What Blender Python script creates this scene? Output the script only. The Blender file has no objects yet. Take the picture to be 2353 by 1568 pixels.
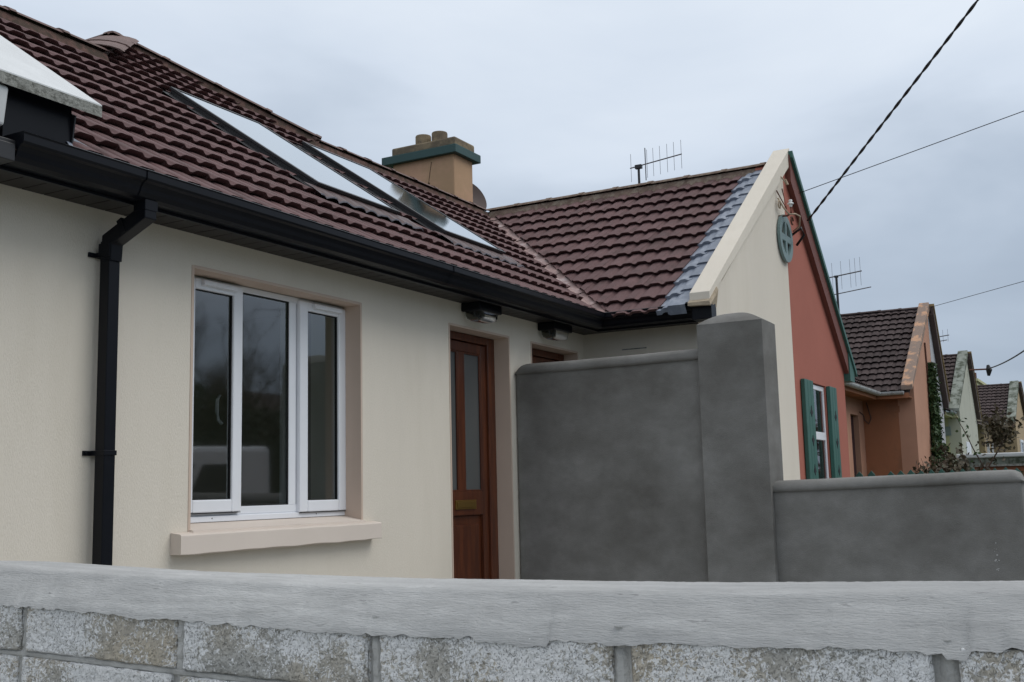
import bpy, bmesh, math, random
from mathutils import Vector, Matrix, noise
rnd = random.Random(7)
S = bpy.context.scene
COL = S.collection

# ------------------------------------------------------------------ camera
cam_d = bpy.data.cameras.new('camera'); cam = bpy.data.objects.new('camera', cam_d); COL.objects.link(cam); S.camera = cam
yaw, pitch, roll = 1.0670, 0.1354, -0.0240
fw = Vector((math.sin(yaw)*math.cos(pitch), math.cos(yaw)*math.cos(pitch), math.sin(pitch)))
r0 = Vector((math.cos(yaw), -math.sin(yaw), 0)); u0 = r0.cross(fw)
rt = r0*math.cos(roll)+u0*math.sin(roll); up = -r0*math.sin(roll)+u0*math.cos(roll)
CAM = Vector((0, -3.639, 1.046))
M = Matrix((rt, up, -fw)).transposed().to_4x4(); M.translation = CAM
cam.matrix_world = M
cam_d.sensor_width = 36; cam_d.lens = 2525.1/2353*36; cam_d.clip_start = 0.05; cam_d.clip_end = 3000

# ------------------------------------------------------------------ sky, sun, exposure
W = bpy.data.worlds.new('World'); S.world = W; W.use_nodes = True
nt = W.node_tree; nt.nodes.clear()
def N(t, **k):
    n = nt.nodes.new(t)
    for a, b in k.items(): setattr(n, a, b)
    return n
sky = N('ShaderNodeTexSky', sky_type='NISHITA'); sky.sun_disc = False
sky.sun_elevation = math.radians(52); sky.sun_rotation = math.radians(158)
tc = N('ShaderNodeTexCoord'); sx = N('ShaderNodeSeparateXYZ'); nt.links.new(tc.outputs['Generated'], sx.inputs[0])
# layered overcast cloud, brighter towards the zenith
mp = N('ShaderNodeMapping'); mp.inputs['Scale'].default_value = (1.0, 1.0, 3.0); nt.links.new(tc.outputs['Generated'], mp.inputs[0])
nz = N('ShaderNodeTexNoise'); nz.inputs['Scale'].default_value = 2.3; nz.inputs['Detail'].default_value = 5; nz.inputs['Roughness'].default_value = .5; nz.inputs['Distortion'].default_value = .4
nt.links.new(mp.outputs[0], nz.inputs[0])
rz = N('ShaderNodeMapRange'); rz.inputs['From Min'].default_value = .3; rz.inputs['From Max'].default_value = .7; rz.inputs['To Min'].default_value = -.085; rz.inputs['To Max'].default_value = .085
nt.links.new(nz.outputs[0], rz.inputs[0])
ad = N('ShaderNodeMath', operation='ADD'); nt.links.new(sx.outputs[2], ad.inputs[0]); nt.links.new(rz.outputs[0], ad.inputs[1])
cr = N('ShaderNodeValToRGB'); e = cr.color_ramp; nt.links.new(ad.outputs[0], cr.inputs[0])
e.elements[0].position = 0.0; e.elements[0].color = (.30, .36, .45, 1)
e.elements[1].position = 1.0; e.elements[1].color = (.97, .98, 1.0, 1)
for p, c in ((.10, (.33, .40, .50, 1)), (.20, (.47, .55, .66, 1)), (.32, (.68, .76, .87, 1)), (.45, (.80, .87, .96, 1))):
    x = e.elements.new(p); x.color = c
gn = N('ShaderNodeMix', data_type='RGBA', blend_type='MULTIPLY'); gn.inputs[0].default_value = 1.0
nt.links.new(cr.outputs[0], gn.inputs[6]); gn.inputs[7].default_value = (10.2, 10.2, 10.2, 1)
mx = N('ShaderNodeMix', data_type='RGBA'); mx.inputs[0].default_value = .93
nt.links.new(sky.outputs[0], mx.inputs[6]); nt.links.new(gn.outputs[2], mx.inputs[7])
bg = N('ShaderNodeBackground'); bg.inputs[1].default_value = .10; nt.links.new(mx.outputs[2], bg.inputs[0])
wo = N('ShaderNodeOutputWorld'); nt.links.new(bg.outputs[0], wo.inputs[0])
sun_d = bpy.data.lights.new('sun', 'SUN'); sun_d.energy = 1.25; sun_d.angle = math.radians(40); sun_d.color = (1, .97, .92)
sun = bpy.data.objects.new('sun', sun_d); COL.objects.link(sun)
az, el = math.radians(158), math.radians(52)
sd = Vector((math.sin(az)*math.cos(el), math.cos(az)*math.cos(el), math.sin(el)))
sun.rotation_euler = sd.to_track_quat('Z', 'Y').to_euler()
S.view_settings.view_transform = 'Standard'; S.view_settings.look = 'None'; S.view_settings.gamma = 1
S.view_settings.use_curve_mapping = False; S.view_settings.exposure = 0.0

# ------------------------------------------------------------------ materials
def srgb(r, g, b):
    f = lambda v: (v/255/12.92) if v/255 <= .04045 else ((v/255+.055)/1.055)**2.4
    return (f(r), f(g), f(b), 1)
def mat(name, col, rough=.8, var=.12, vscale=3, bump=0., bscale=90, spec=.4, stain=None, sscale=2., samt=.5, sth=.5, metal=0,
        rand=0., speck=None, coat=0., stretch=(1, 1, 1), bdist=.004, detail=6, sw=.12):
    m = bpy.data.materials.new(name); m.use_nodes = True; t = m.node_tree; P = t.nodes['Principled BSDF']
    def n(ty, **k):
        q = t.nodes.new(ty)
        for a, b in k.items(): setattr(q, a, b)
        return q
    co = n('ShaderNodeTexCoord'); mpn = n('ShaderNodeMapping'); mpn.inputs['Scale'].default_value = stretch
    t.links.new(co.outputs['Object'], mpn.inputs[0]); src = mpn.outputs[0]
    oi = n('ShaderNodeObjectInfo')
    if rand:
        off = n('ShaderNodeVectorMath', operation='ADD'); sc = n('ShaderNodeMath', operation='MULTIPLY'); sc.inputs[1].default_value = 37.
        t.links.new(oi.outputs['Random'], sc.inputs[0]); t.links.new(src, off.inputs[0]); t.links.new(sc.outputs[0], off.inputs[1]); src = off.outputs[0]
    c4 = tuple(col) if len(col) == 4 else (*col, 1)
    n1 = n('ShaderNodeTexNoise'); n1.inputs['Scale'].default_value = vscale; n1.inputs['Detail'].default_value = detail; n1.inputs['Roughness'].default_value = .6
    t.links.new(src, n1.inputs[0])
    mr = n('ShaderNodeMapRange'); mr.inputs['From Min'].default_value = .25; mr.inputs['From Max'].default_value = .75
    mr.inputs['To Min'].default_value = 1-var; mr.inputs['To Max'].default_value = 1+var; t.links.new(n1.outputs[0], mr.inputs[0])
    val = mr.outputs[0]
    if rand:
        rr = n('ShaderNodeMapRange'); rr.inputs['To Min'].default_value = 1-rand; rr.inputs['To Max'].default_value = 1+rand
        t.links.new(oi.outputs['Random'], rr.inputs[0]); mu = n('ShaderNodeMath', operation='MULTIPLY')
        t.links.new(val, mu.inputs[0]); t.links.new(rr.outputs[0], mu.inputs[1]); val = mu.outputs[0]
    vm = n('ShaderNodeVectorMath', operation='SCALE'); vm.inputs[0].default_value = c4[:3]; t.links.new(val, vm.inputs['Scale'])
    out = vm.outputs[0]
    if stain:
        ns = n('ShaderNodeTexNoise'); ns.inputs['Scale'].default_value = sscale; ns.inputs['Detail'].default_value = 8; ns.inputs['Roughness'].default_value = .65
        t.links.new(src, ns.inputs[0]); ms = n('ShaderNodeMapRange'); ms.inputs['From Min'].default_value = sth-sw/2; ms.inputs['From Max'].default_value = sth+sw/2
        ms.inputs['To Max'].default_value = samt; t.links.new(ns.outputs[0], ms.inputs[0])
        mi = n('ShaderNodeMix', data_type='RGBA'); t.links.new(ms.outputs[0], mi.inputs[0]); t.links.new(out, mi.inputs[6]); mi.inputs[7].default_value = stain; out = mi.outputs[2]
    if speck:  # (colour, scale, threshold, amount)
        ns = n('ShaderNodeTexNoise'); ns.inputs['Scale'].default_value = speck[1]; ns.inputs['Detail'].default_value = 3; ns.inputs['Roughness'].default_value = .7
        t.links.new(src, ns.inputs[0]); ms = n('ShaderNodeMapRange'); ms.inputs['From Min'].default_value = speck[2]; ms.inputs['From Max'].default_value = speck[2]+.06
        ms.inputs['To Max'].default_value = speck[3]; t.links.new(ns.outputs[0], ms.inputs[0])
        mi = n('ShaderNodeMix', data_type='RGBA'); t.links.new(ms.outputs[0], mi.inputs[0]); t.links.new(out, mi.inputs[6]); mi.inputs[7].default_value = speck[0]; out = mi.outputs[2]
    t.links.new(out, P.inputs['Base Color'])
    P.inputs['Roughness'].default_value = rough; P.inputs['Metallic'].default_value = metal; P.inputs['Specular IOR Level'].default_value = spec
    P.inputs['Coat Weight'].default_value = coat
    if bump:
        nb = n('ShaderNodeTexNoise'); nb.inputs['Scale'].default_value = bscale; nb.inputs['Detail'].default_value = 5; nb.inputs['Roughness'].default_value = .65
        t.links.new(src, nb.inputs[0]); b = n('ShaderNodeBump'); b.inputs['Strength'].default_value = bump; b.inputs['Distance'].default_value = bdist
        t.links.new(nb.outputs[0], b.inputs['Height']); t.links.new(b.outputs[0], P.inputs['Normal'])
    return m
def glassmat(name, tint=(.8, .85, .85), refl=.0, blend=1.5, rough=0.0, dark=None, gcol=(.95, .97, 1)):
    m = bpy.data.materials.new(name); m.use_nodes = True; t = m.node_tree; t.nodes.clear()
    o = t.nodes.new('ShaderNodeOutputMaterial'); g = t.nodes.new('ShaderNodeBsdfGlossy'); g.inputs['Roughness'].default_value = rough
    g.inputs['Color'].default_value = (*gcol, 1)
    if dark: b = t.nodes.new('ShaderNodeBsdfDiffuse'); b.inputs[0].default_value = (*dark, 1)
    else: b = t.nodes.new('ShaderNodeBsdfTransparent'); b.inputs[0].default_value = (*tint, 1)
    f = t.nodes.new('ShaderNodeFresnel'); f.inputs[0].default_value = blend
    a = t.nodes.new('ShaderNodeMath'); a.operation = 'ADD'; a.use_clamp = True; a.inputs[1].default_value = refl
    t.links.new(f.outputs[0], a.inputs[0]); x = t.nodes.new('ShaderNodeMixShader')
    t.links.new(a.outputs[0], x.inputs[0]); t.links.new(b.outputs[0], x.inputs[1]); t.links.new(g.outputs[0], x.inputs[2]); t.links.new(x.outputs[0], o.inputs[0])
    return m
MT = {}
MT['cream'] = mat('cream_render', (.73, .675, .585), .9, .06, 1.1, .9, 200, .2, bdist=.004, stain=(.60, .55, .46, 1), sscale=2.2, samt=.35, sth=.56, sw=.2, stretch=(1.6, 1.6, .35))
MT['reveal'] = mat('beige_paint', (.57, .455, .375), .75, .04, 3, .12, 160, .25, stain=(.36, .29, .24, 1), sscale=26, sth=.72, samt=.4)
MT['tile'] = mat('brown_concrete_tile', (.122, .070, .070), .75, .14, 9, .35, 240, .25, rand=.11, stain=(.055, .035, .033, 1), sscale=5, samt=.5, sth=.58)
MT['ridge'] = mat('ridge_tile', (.155, .098, .088), .7, .2, 8, .4, 200, .35, rand=.1, stain=(.09, .06, .05, 1), sscale=6)
MT['ridge_old'] = mat('lichened_ridge', (.17, .125, .10), .95, .3, 14, .8, 70, .1, stain=(.28, .24, .19, 1), sscale=16, samt=.7, sth=.55)
MT['bed'] = mat('mortar_bedding', (.13, .080, .068), .95, .25, 12, .8, 90, .1, stain=(.06, .05, .04, 1), sscale=14, samt=.8)
MT['apron_edge'] = mat('dull_lead_edge', (.13, .13, .155), .5, .2, 9)
MT['apron'] = mat('brown_coated_lead', (.085, .055, .055), .5, .15, 9, .2, 60, .4)
MT['lead'] = mat('lead_flashing', (.18, .21, .265), .5, .18, 9, .25, 60, .5, stain=(.33, .36, .41, 1), sscale=9, samt=.5, sth=.56)
MT['valley'] = mat('valley_liner', (.30, .20, .185), .55, .12, 7, .1, 60, .4, stain=(.5, .45, .45, 1), sscale=5, samt=.5, sth=.62)
MT['upvc_black'] = mat('black_upvc', (.004, .005, .008), .36, .1, 5, .03, 60, .18)
MT['soffit'] = mat('black_soffit', (.022, .019, .018), .5, .15, 5, .05, 100, .4)
MT['upvc_white'] = mat('white_upvc', (.78, .80, .84), .3, .03, 5, 0, 60, .5)
MT['gasket'] = mat('rubber_gasket', (.01, .01, .012), .6, 0)
MT['frame_grey'] = mat('dark_grey_aluminium', (.013, .0135, .016), .42, .08, 5, .05, 60, .5)
MT['wood'] = mat('varnished_door_wood', (.110, .031, .012), .35, .3, 3, .1, 40, .45, stretch=(9, 9, .7), stain=(.05, .014, .008, 1), sscale=4, samt=.6, coat=.15)
MT['brass'] = mat('brass', (.38, .24, .07), .38, .1, 8, .05, 60, .5, metal=.9)
MT['render_dark'] = mat('sand_cement_render', (.265, .265, .258), .92, .14, 7, .8, 150, .15, stain=(.125, .121, .112, 1), sscale=1.1, samt=.85, sth=.46, stretch=(1, 1, 1.4), sw=.30, speck=((.07, .07, .06, 1), 30, .73, .6), detail=9)
MT['cap'] = mat('cement_cap', (.52, .525, .52), .95, .20, 30, .8, 170, .1, stain=(.30, .305, .31, 1), sscale=1.5, samt=.7, sth=.53, stretch=(2.2, .30, 2.2), speck=((.22, .22, .22, 1), 60, .64, .6), sw=.25, bdist=.005, detail=9)
MT['block'] = mat('concrete_block', (.35, .335, .295), .95, .22, 22, 1.0, 120, .1, rand=.12, stain=(.60, .62, .63, 1), sscale=9, samt=.85, sth=.5, speck=((.12, .12, .115, 1), 75, .62, .85), bdist=.012, sw=.08)
def block_material():
    m = bpy.data.materials.new('rough_concrete_block'); m.use_nodes = True; t = m.node_tree; P = t.nodes['Principled BSDF']; P.inputs['Roughness'].default_value = .95; P.inputs['Specular IOR Level'].default_value = .1
    def n(ty, **k):
        q = t.nodes.new(ty)
        for a, b in k.items(): setattr(q, a, b)
        return q
    co = n('ShaderNodeTexCoord'); oi = n('ShaderNodeObjectInfo'); sc = n('ShaderNodeMath', operation='MULTIPLY'); sc.inputs[1].default_value = 53.; ad = n('ShaderNodeVectorMath', operation='ADD')
    t.links.new(oi.outputs['Random'], sc.inputs[0]); t.links.new(co.outputs['Object'], ad.inputs[0]); t.links.new(sc.outputs[0], ad.inputs[1]); src = ad.outputs[0]
    def nz(scale, det=3, ro=.6, dist=0):
        q = n('ShaderNodeTexNoise'); q.inputs['Scale'].default_value = scale; q.inputs['Detail'].default_value = det; q.inputs['Roughness'].default_value = ro; q.inputs['Distortion'].default_value = dist; t.links.new(src, q.inputs[0]); return q.outputs[0]
    def mr(v, a, b, c=0., d=1.):
        q = n('ShaderNodeMapRange'); q.inputs['From Min'].default_value = a; q.inputs['From Max'].default_value = b; q.inputs['To Min'].default_value = c; q.inputs['To Max'].default_value = d; t.links.new(v, q.inputs[0]); return q.outputs[0]
    def ma(op, a, b):
        q = n('ShaderNodeMath', operation=op)
        for i, v in enumerate((a, b)):
            if isinstance(v, (int, float)): q.inputs[i].default_value = v
            else: t.links.new(v, q.inputs[i])
        return q.outputs[0]
    def mixc(f, a, b):
        q = n('ShaderNodeMix', data_type='RGBA'); t.links.new(f, q.inputs[0])
        for i, v in ((6, a), (7, b)):
            if isinstance(v, tuple): q.inputs[i].default_value = v
            else: t.links.new(v, q.inputs[i])
        return q.outputs[2]
    fine = nz(115, 4, .6, 1.2); patch = nz(6.5, 3, .5); tone = nz(3.5, 2)
    basec = mixc(mr(tone, .38, .62), (.60, .54, .44, 1), (.50, .50, .48, 1))
    basec = mixc(mr(nz(60), .35, .7, 0, .5), basec, (.30, .29, .27, 1))
    w = ma('ADD', fine, ma('MULTIPLY', ma('SUBTRACT', patch, .47), 1.15))
    rr = ma('MULTIPLY', ma('SUBTRACT', oi.outputs['Random'], .5), .10); w = ma('ADD', w, rr)
    c = mixc(mr(w, .445, .49, 0, .85), basec, (.88, .89, .90, 1))
    pit = nz(150, 2, .5, 2.5); c = mixc(mr(pit, .61, .67, 0, .7), c, (.20, .20, .19, 1))
    t.links.new(c, P.inputs['Base Color'])
    h = ma('SUBTRACT', ma('MULTIPLY', fine, .8), mr(pit, .55, .68, 0, .8)); b = n('ShaderNodeBump'); b.inputs['Strength'].default_value = .8; b.inputs['Distance'].default_value = .005; t.links.new(h, b.inputs['Height']); t.links.new(b.outputs[0], P.inputs['Normal'])
    return m
MT['block'] = block_material()
MT['mortar'] = mat('mortar_joint', (.47, .47, .455), .95, .25, 18, .8, 120, .1, bdist=.006)
MT['white_paint'] = mat('weathered_white_paint', (.60, .62, .63), .7, .08, 5, .1, 80, .3)
MT['coping_edge'] = mat('lichened_concrete', (.27, .275, .255), .95, .3, 26, .9, 90, .1, stain=(.08, .08, .07, 1), sscale=30, samt=.7, sth=.55, bdist=.008)
MT['red'] = mat('terracotta_paint', (.375, .135, .10), .85, .07, 1.5, .3, 160, .2)
MT['dark_red'] = mat('dark_red_paint', (.155, .055, .042), .6, .1, 4, .1, 60, .3)
MT['green'] = mat('green_paint', (.04, .12, .098), .5, .12, 6, .15, 60, .35)
MT['green_grey'] = mat('grey_green_paint', (.16, .23, .23), .5, .1, 6, .15, 60, .35)
MT['tan'] = mat('tan_render', (.52, .325, .22), .9, .14, 2.5, .3, 120, .15, stain=(.36, .26, .15, 1), sscale=2, samt=.5)
MT['teal'] = mat('dark_teal_paint', (.030, .075, .075), .6, .1, 4)
MT['tan_weathered'] = mat('lichened_render', (.25, .20, .135), .95, .25, 9, .6, 90, .1, stain=(.12, .10, .08, 1), sscale=7, samt=.7)
MT['crack'] = mat('crack_line', (.10, .07, .045), .9, .1)
MT['orange'] = mat('orange_render', (.345, .150, .082), .85, .1, 1.5, .3, 120, .2, stain=(.22, .12, .075, 1), sscale=2.4, samt=.5, sth=.57)
MT['orange_light'] = mat('pale_orange_render', (.47, .26, .18), .85, .1, 2, .3, 120, .2)  # paler orange for front wall and left gable half than for the side wall
MT['orange_cop'] = mat('stained_orange_coping', (.55, .33, .21), .85, .15, 5, .3, 120, .2, stain=(.17, .15, .14, 1), sscale=5, samt=.8, sth=.47, sw=.08)
MT['pale_grey'] = mat('pale_grey_render', (.42, .43, .45), .85, .05, 2, .2, 120, .2)
MT['pale_yellow'] = mat('pale_yellow_render', (.50, .50, .31), .85, .06, 2, .2, 120, .2)
MT['pale_yellow_grey'] = mat('pale_green_grey_render', (.46, .47, .40), .85, .06, 2, .2, 120, .2)
MT['beige'] = mat('beige_render', (.40, .31, .20), .85, .08, 2, .2, 120, .2)
MT['moss'] = mat('mossy_concrete', (.24, .26, .23), .95, .25, 7, .5, 60, .1, stain=(.05, .06, .04, 1), sscale=5, samt=.85, sth=.52)
MT['old_tile'] = mat('old_dark_tile', (.062, .046, .045), .8, .2, 8, .4, 120, .2, rand=.2, stain=(.16, .14, .13, 1), sscale=11, samt=.6, sth=.70)
MT['verge_brown'] = mat('brown_verge', (.085, .06, .055), .7, .1, 4)
MT['verge_edge'] = mat('yellowed_verge_edge', (.33, .24, .12), .8, .1, 4)
MT['gutter_white'] = mat('weathered_white_gutter', (.50, .52, .53), .5, .1, 6, stain=(.16, .16, .15, 1), sscale=8, samt=.6, sth=.58)
MT['gutter_grey'] = mat('grey_gutter', (.22, .27, .28), .5, .1, 6)
MT['plum'] = mat('dark_plum_paint', (.035, .018, .025), .4, .1)
MT['steel'] = mat('weathered_aluminium', (.16, .16, .17), .45, .1, 10, metal=.6)
MT['cable'] = mat('black_cable', (.010, .010, .012), .5, .1)
MT['porcelain'] = mat('white_porcelain', (.8, .8, .8), .15, .02)
MT['iron'] = mat('rusty_iron', (.11, .045, .03), .8, .2, 20)
MT['hook'] = mat('painted_hook', (.38, .30, .22), .7, .1, 20)
MT['leaf'] = mat('green_leaf', (.045, .085, .03), .6, .3, 6, rand=.1)
MT['leaf_red'] = mat('bronze_leaf', (.075, .06, .034), .6, .4, 8)
MT['leaf_dark'] = mat('dark_hedge_leaf', (.030, .045, .022), .7, .3, 3)
MT['bark'] = mat('bark', (.09, .06, .045), .9, .2, 10, .4, 60)
MT['asphalt'] = mat('asphalt', (.055, .055, .057), .9, .15, 4, .5, 120, .2)
MT['concrete'] = mat('pale_concrete', (.32, .32, .30), .9, .1, 2, .3, 80, .2)
MT['grass'] = mat('grass', (.05, .09, .03), .9, .3, 3)
MT['brick_red'] = mat('red_brick', (.20, .085, .05), .9, .2, 6, .3, 60, .1)
MT['pot_red'] = mat('dark_red_pot', (.09, .025, .02), .7, .1)
MT['van'] = mat('white_van_paint', (.78, .80, .83), .25, .02, 2, coat=.5)
MT['tyre'] = mat('tyre_rubber', (.02, .02, .02), .8, .1)
MT['room'] = mat('dim_room_wall', (.36, .33, .28), .9, .05)
MT['plaster'] = mat('pale_plaster', (.78, .78, .68), .9, .03)
MT['curtain'] = mat('curtain', (.34, .22, .17), .9, .15, 5, stretch=(14, 14, .5))
MT['glass'] = glassmat('window_glass', (.80, .82, .78), .09, 1.6, rough=.035)
MT['skyglass'] = glassmat('coated_roof_glass', refl=.40, blend=1.8, dark=(.02, .025, .03), gcol=(.72, .76, .79), rough=.07)
MT['doorglass'] = glassmat('obscured_glass', refl=.02, blend=1.45, rough=.25, dark=(.10, .105, .105))
MT['lampglass'] = glassmat('clear_lamp_glass', (.66, .67, .65), .0, 1.18, rough=.08)

# ------------------------------------------------------------------ mesh helpers
class MB:
    def __init__(s): s.v = []; s.f = []
    def quad(s, a, b, c, d): i = len(s.v); s.v += [a, b, c, d]; s.f.append((i, i+1, i+2, i+3)); return s
    def poly(s, pts): i = len(s.v); s.v += list(pts); s.f.append(tuple(range(i, i+len(pts)))); return s
    def box(s, x0, x1, y0, y1, z0, z1):
        i = len(s.v); s.v += [(x, y, z) for z in (z0, z1) for y in (y0, y1) for x in (x0, x1)]
        for f in ((0, 2, 3, 1), (4, 5, 7, 6), (0, 1, 5, 4), (2, 6, 7, 3), (0, 4, 6, 2), (1, 3, 7, 5)): s.f.append(tuple(i+k for k in f))
        return s
    def prism(s, pts, d):   # planar polygon extruded by vector d
        d = Vector(d); n = len(pts); i = len(s.v); P = [Vector(p) for p in pts]
        s.v += [tuple(p) for p in P]+[tuple(p+d) for p in P]
        nn = Vector((0, 0, 0))
        for k in range(n): nn += P[k].cross(P[(k+1) % n])
        fl = nn.dot(d) > 0
        a = tuple(range(i, i+n)); b = tuple(range(i+n, i+2*n))
        s.f.append(a[::-1] if fl else a); s.f.append(b if fl else b[::-1])
        for k in range(n):
            q = (i+k, i+(k+1) % n, i+n+(k+1) % n, i+n+k); s.f.append(q if fl else q[::-1])
        return s
    def tube(s, pts, r, seg=8, cap=True):
        P = [Vector(p) for p in pts]; R = r if isinstance(r, (list, tuple)) else [r]*len(P); rings = []
        ref = Vector((0, 0, 1))
        for k, p in enumerate(P):
            t = (P[min(k+1, len(P)-1)]-P[max(k-1, 0)]).normalized()
            a = t.cross(ref if abs(t.dot(ref)) < .95 else Vector((1, 0, 0))).normalized(); b = t.cross(a)
            i = len(s.v); rings.append(i)
            for q in range(seg):
                th = 2*math.pi*q/seg; s.v.append(tuple(p+(a*math.cos(th)+b*math.sin(th))*R[k]))
        for k in range(len(P)-1):
            for q in range(seg):
                a, b = rings[k]+q, rings[k]+(q+1) % seg; s.f.append((a, b, b+rings[k+1]-rings[k], a+rings[k+1]-rings[k]))
        if cap: s.f.append(tuple(rings[0]+q for q in range(seg))[::-1]); s.f.append(tuple(rings[-1]+q for q in range(seg)))
        return s
    def sweep(s, prof_pts, closed=False):   # list of rows of points -> skin
        n = len(prof_pts[0]); i = len(s.v)
        for row in prof_pts: s.v += [tuple(p) for p in row]
        for k in range(len(prof_pts)-1):
            for q in range(n if closed else n-1):
                a = i+k*n+q; b = i+k*n+(q+1) % n; s.f.append((a, b, b+n, a+n))
        return s
    def mesh(s, name, m, off=(0, 0, 0), smooth=False):
        o = Vector(off); me = bpy.data.meshes.new(name); me.from_pydata([tuple(Vector(p)-o) for p in s.v], [], s.f)
        if m is not None: me.materials.append(m if not isinstance(m, str) else MT[m])
        if smooth: me.polygons.foreach_set('use_smooth', [True]*len(me.polygons))
        me.update(); return me
def bevel(ob, w, seg=2):
    b = ob.modifiers.new('bevel', 'BEVEL'); b.width = w; b.segments = seg; b.limit_method = 'ANGLE'; b.angle_limit = math.radians(35); return ob
LOC = {}
def link(name, me, parent=None, bw=0, label=None):
    o = bpy.data.objects.new(name, me); COL.objects.link(o)
    if parent is not None: o.parent = parent
    if bw: bevel(o, bw)
    if label: o['label'] = label
    return o
def thing(name, label, cat, loc=(0, 0, 0), group=None):
    o = bpy.data.objects.new(name, None); COL.objects.link(o); o.location = loc; o['label'] = label; o['category'] = cat
    if group: o['group'] = group
    LOC[o.name] = Vector(loc); return o
def base(o):
    while o.parent is not None: o = o.parent
    return LOC[o.name]
def part(name, mb, m, parent, bw=0, label=None, smooth=False):
    return link(name, mb.mesh(name, m, base(parent), smooth), parent, bw, label)
def solo(name, mb, m, label, cat, group=None, bw=0, smooth=False, loc=(0, 0, 0)):
    o = link(name, mb.mesh(name, m, loc, smooth), None, bw); o.location = loc; o['label'] = label; o['category'] = cat; LOC[o.name] = Vector(loc)
    if group: o['group'] = group
    return o
def struct(name, mb, m, label=None):
    o = link(name, mb.mesh(name, m)); o['kind'] = 'structure'
    if label: o['label'] = label
    return o
def wall_y(mb, x0, x1, z0, z1, y0, y1, holes=()):   # wall in plane Y, front y0, back y1, holes (xa,xb,za,zb)
    xs = sorted({x0, x1, *[h[0] for h in holes], *[h[1] for h in holes]}); zs = sorted({z0, z1, *[h[2] for h in holes], *[h[3] for h in holes]})
    for a, b in zip(xs, xs[1:]):
        for c, d in zip(zs, zs[1:]):
            if any(h[0] <= a and b <= h[1] and h[2] <= c and d <= h[3] for h in holes): continue
            mb.quad((a, y0, c), (b, y0, c), (b, y0, d), (a, y0, d)); mb.quad((b, y1, c), (a, y1, c), (a, y1, d), (b, y1, d))
    for a, b, c, d in holes:
        mb.quad((a, y0, c), (a, y1, c), (a, y1, d), (a, y0, d)); mb.quad((b, y1, c), (b, y0, c), (b, y0, d), (b, y1, d))
        mb.quad((a, y0, d), (a, y1, d), (b, y1, d), (b, y0, d)); mb.quad((a, y1, c), (a, y0, c), (b, y0, c), (b, y1, c))
    mb.quad((x0, y1, z0), (x0, y0, z0), (x0, y0, z1), (x0, y1, z1)); mb.quad((x1, y0, z0), (x1, y1, z0), (x1, y1, z1), (x1, y0, z1))
    mb.quad((x0, y0, z1), (x1, y0, z1), (x1, y1, z1), (x0, y1, z1))
    return mb

# ------------------------------------------------------------------ roof tiles
P0 = math.radians(34.5); CP, SP = math.cos(P0), math.sin(P0)
def frame(o, u, v):
    u = Vector(u).normalized(); v = Vector(v).normalized(); n = u.cross(v); m = Matrix((u, v, n)).transposed().to_4x4(); m.translation = Vector(o); return m
TW, TT = .256, .025
def prof(u):      # height of the tile surface across its width, two rolls per tile
    p = (u % .128)/.128
    k = [(0, .0125), (.06, .006), (.13, .001), (.20, 0), (.27, .001), (.34, .006), (.42, .0135), (.50, .016), (.92, .016), (1, .0125)]
    for (a, ha), (b, hb) in zip(k, k[1:]):
        if a <= p <= b: return ha+(hb-ha)*(p-a)/(b-a)
    return 0
PU = [.128*(q+w) for w in (0, 1) for q in (0, .06, .13, .20, .27, .34, .42, .50, .70, .92)]+[.2535]
def tile_mb(g, amp=1.0):
    m = MB(); L = g*1.10; rows = []
    us = PU
    top = [(u, L, prof(u+1e-6)*amp - .004) for u in us]; bot = [(u, 0, prof(u+1e-6)*amp + TT+.004) for u in us]
    i = 0; m.sweep([bot, top])
    m.sweep([[(u, .024, h-TT-.005) for u, _, h in bot], [(u, .001, h-.004) for u, _, h in bot], bot])
    m.quad((us[0], 0, bot[0][2]-TT), (us[0], 0, bot[0][2]), (us[0], L, top[0][2]), (us[0], L, top[0][2]-TT))
    m.quad((us[-1], 0, bot[-1][2]), (us[-1], 0, bot[-1][2]-TT), (us[-1], L, top[-1][2]-TT), (us[-1], L, top[-1][2]))
    return m
TILE = {}
def tile_me(g, mname):
    k = (round(g, 4), mname)
    if k not in TILE:
        TILE[k] = tile_mb(g).mesh('roof_tile', mname)
    return TILE[k]
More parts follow.
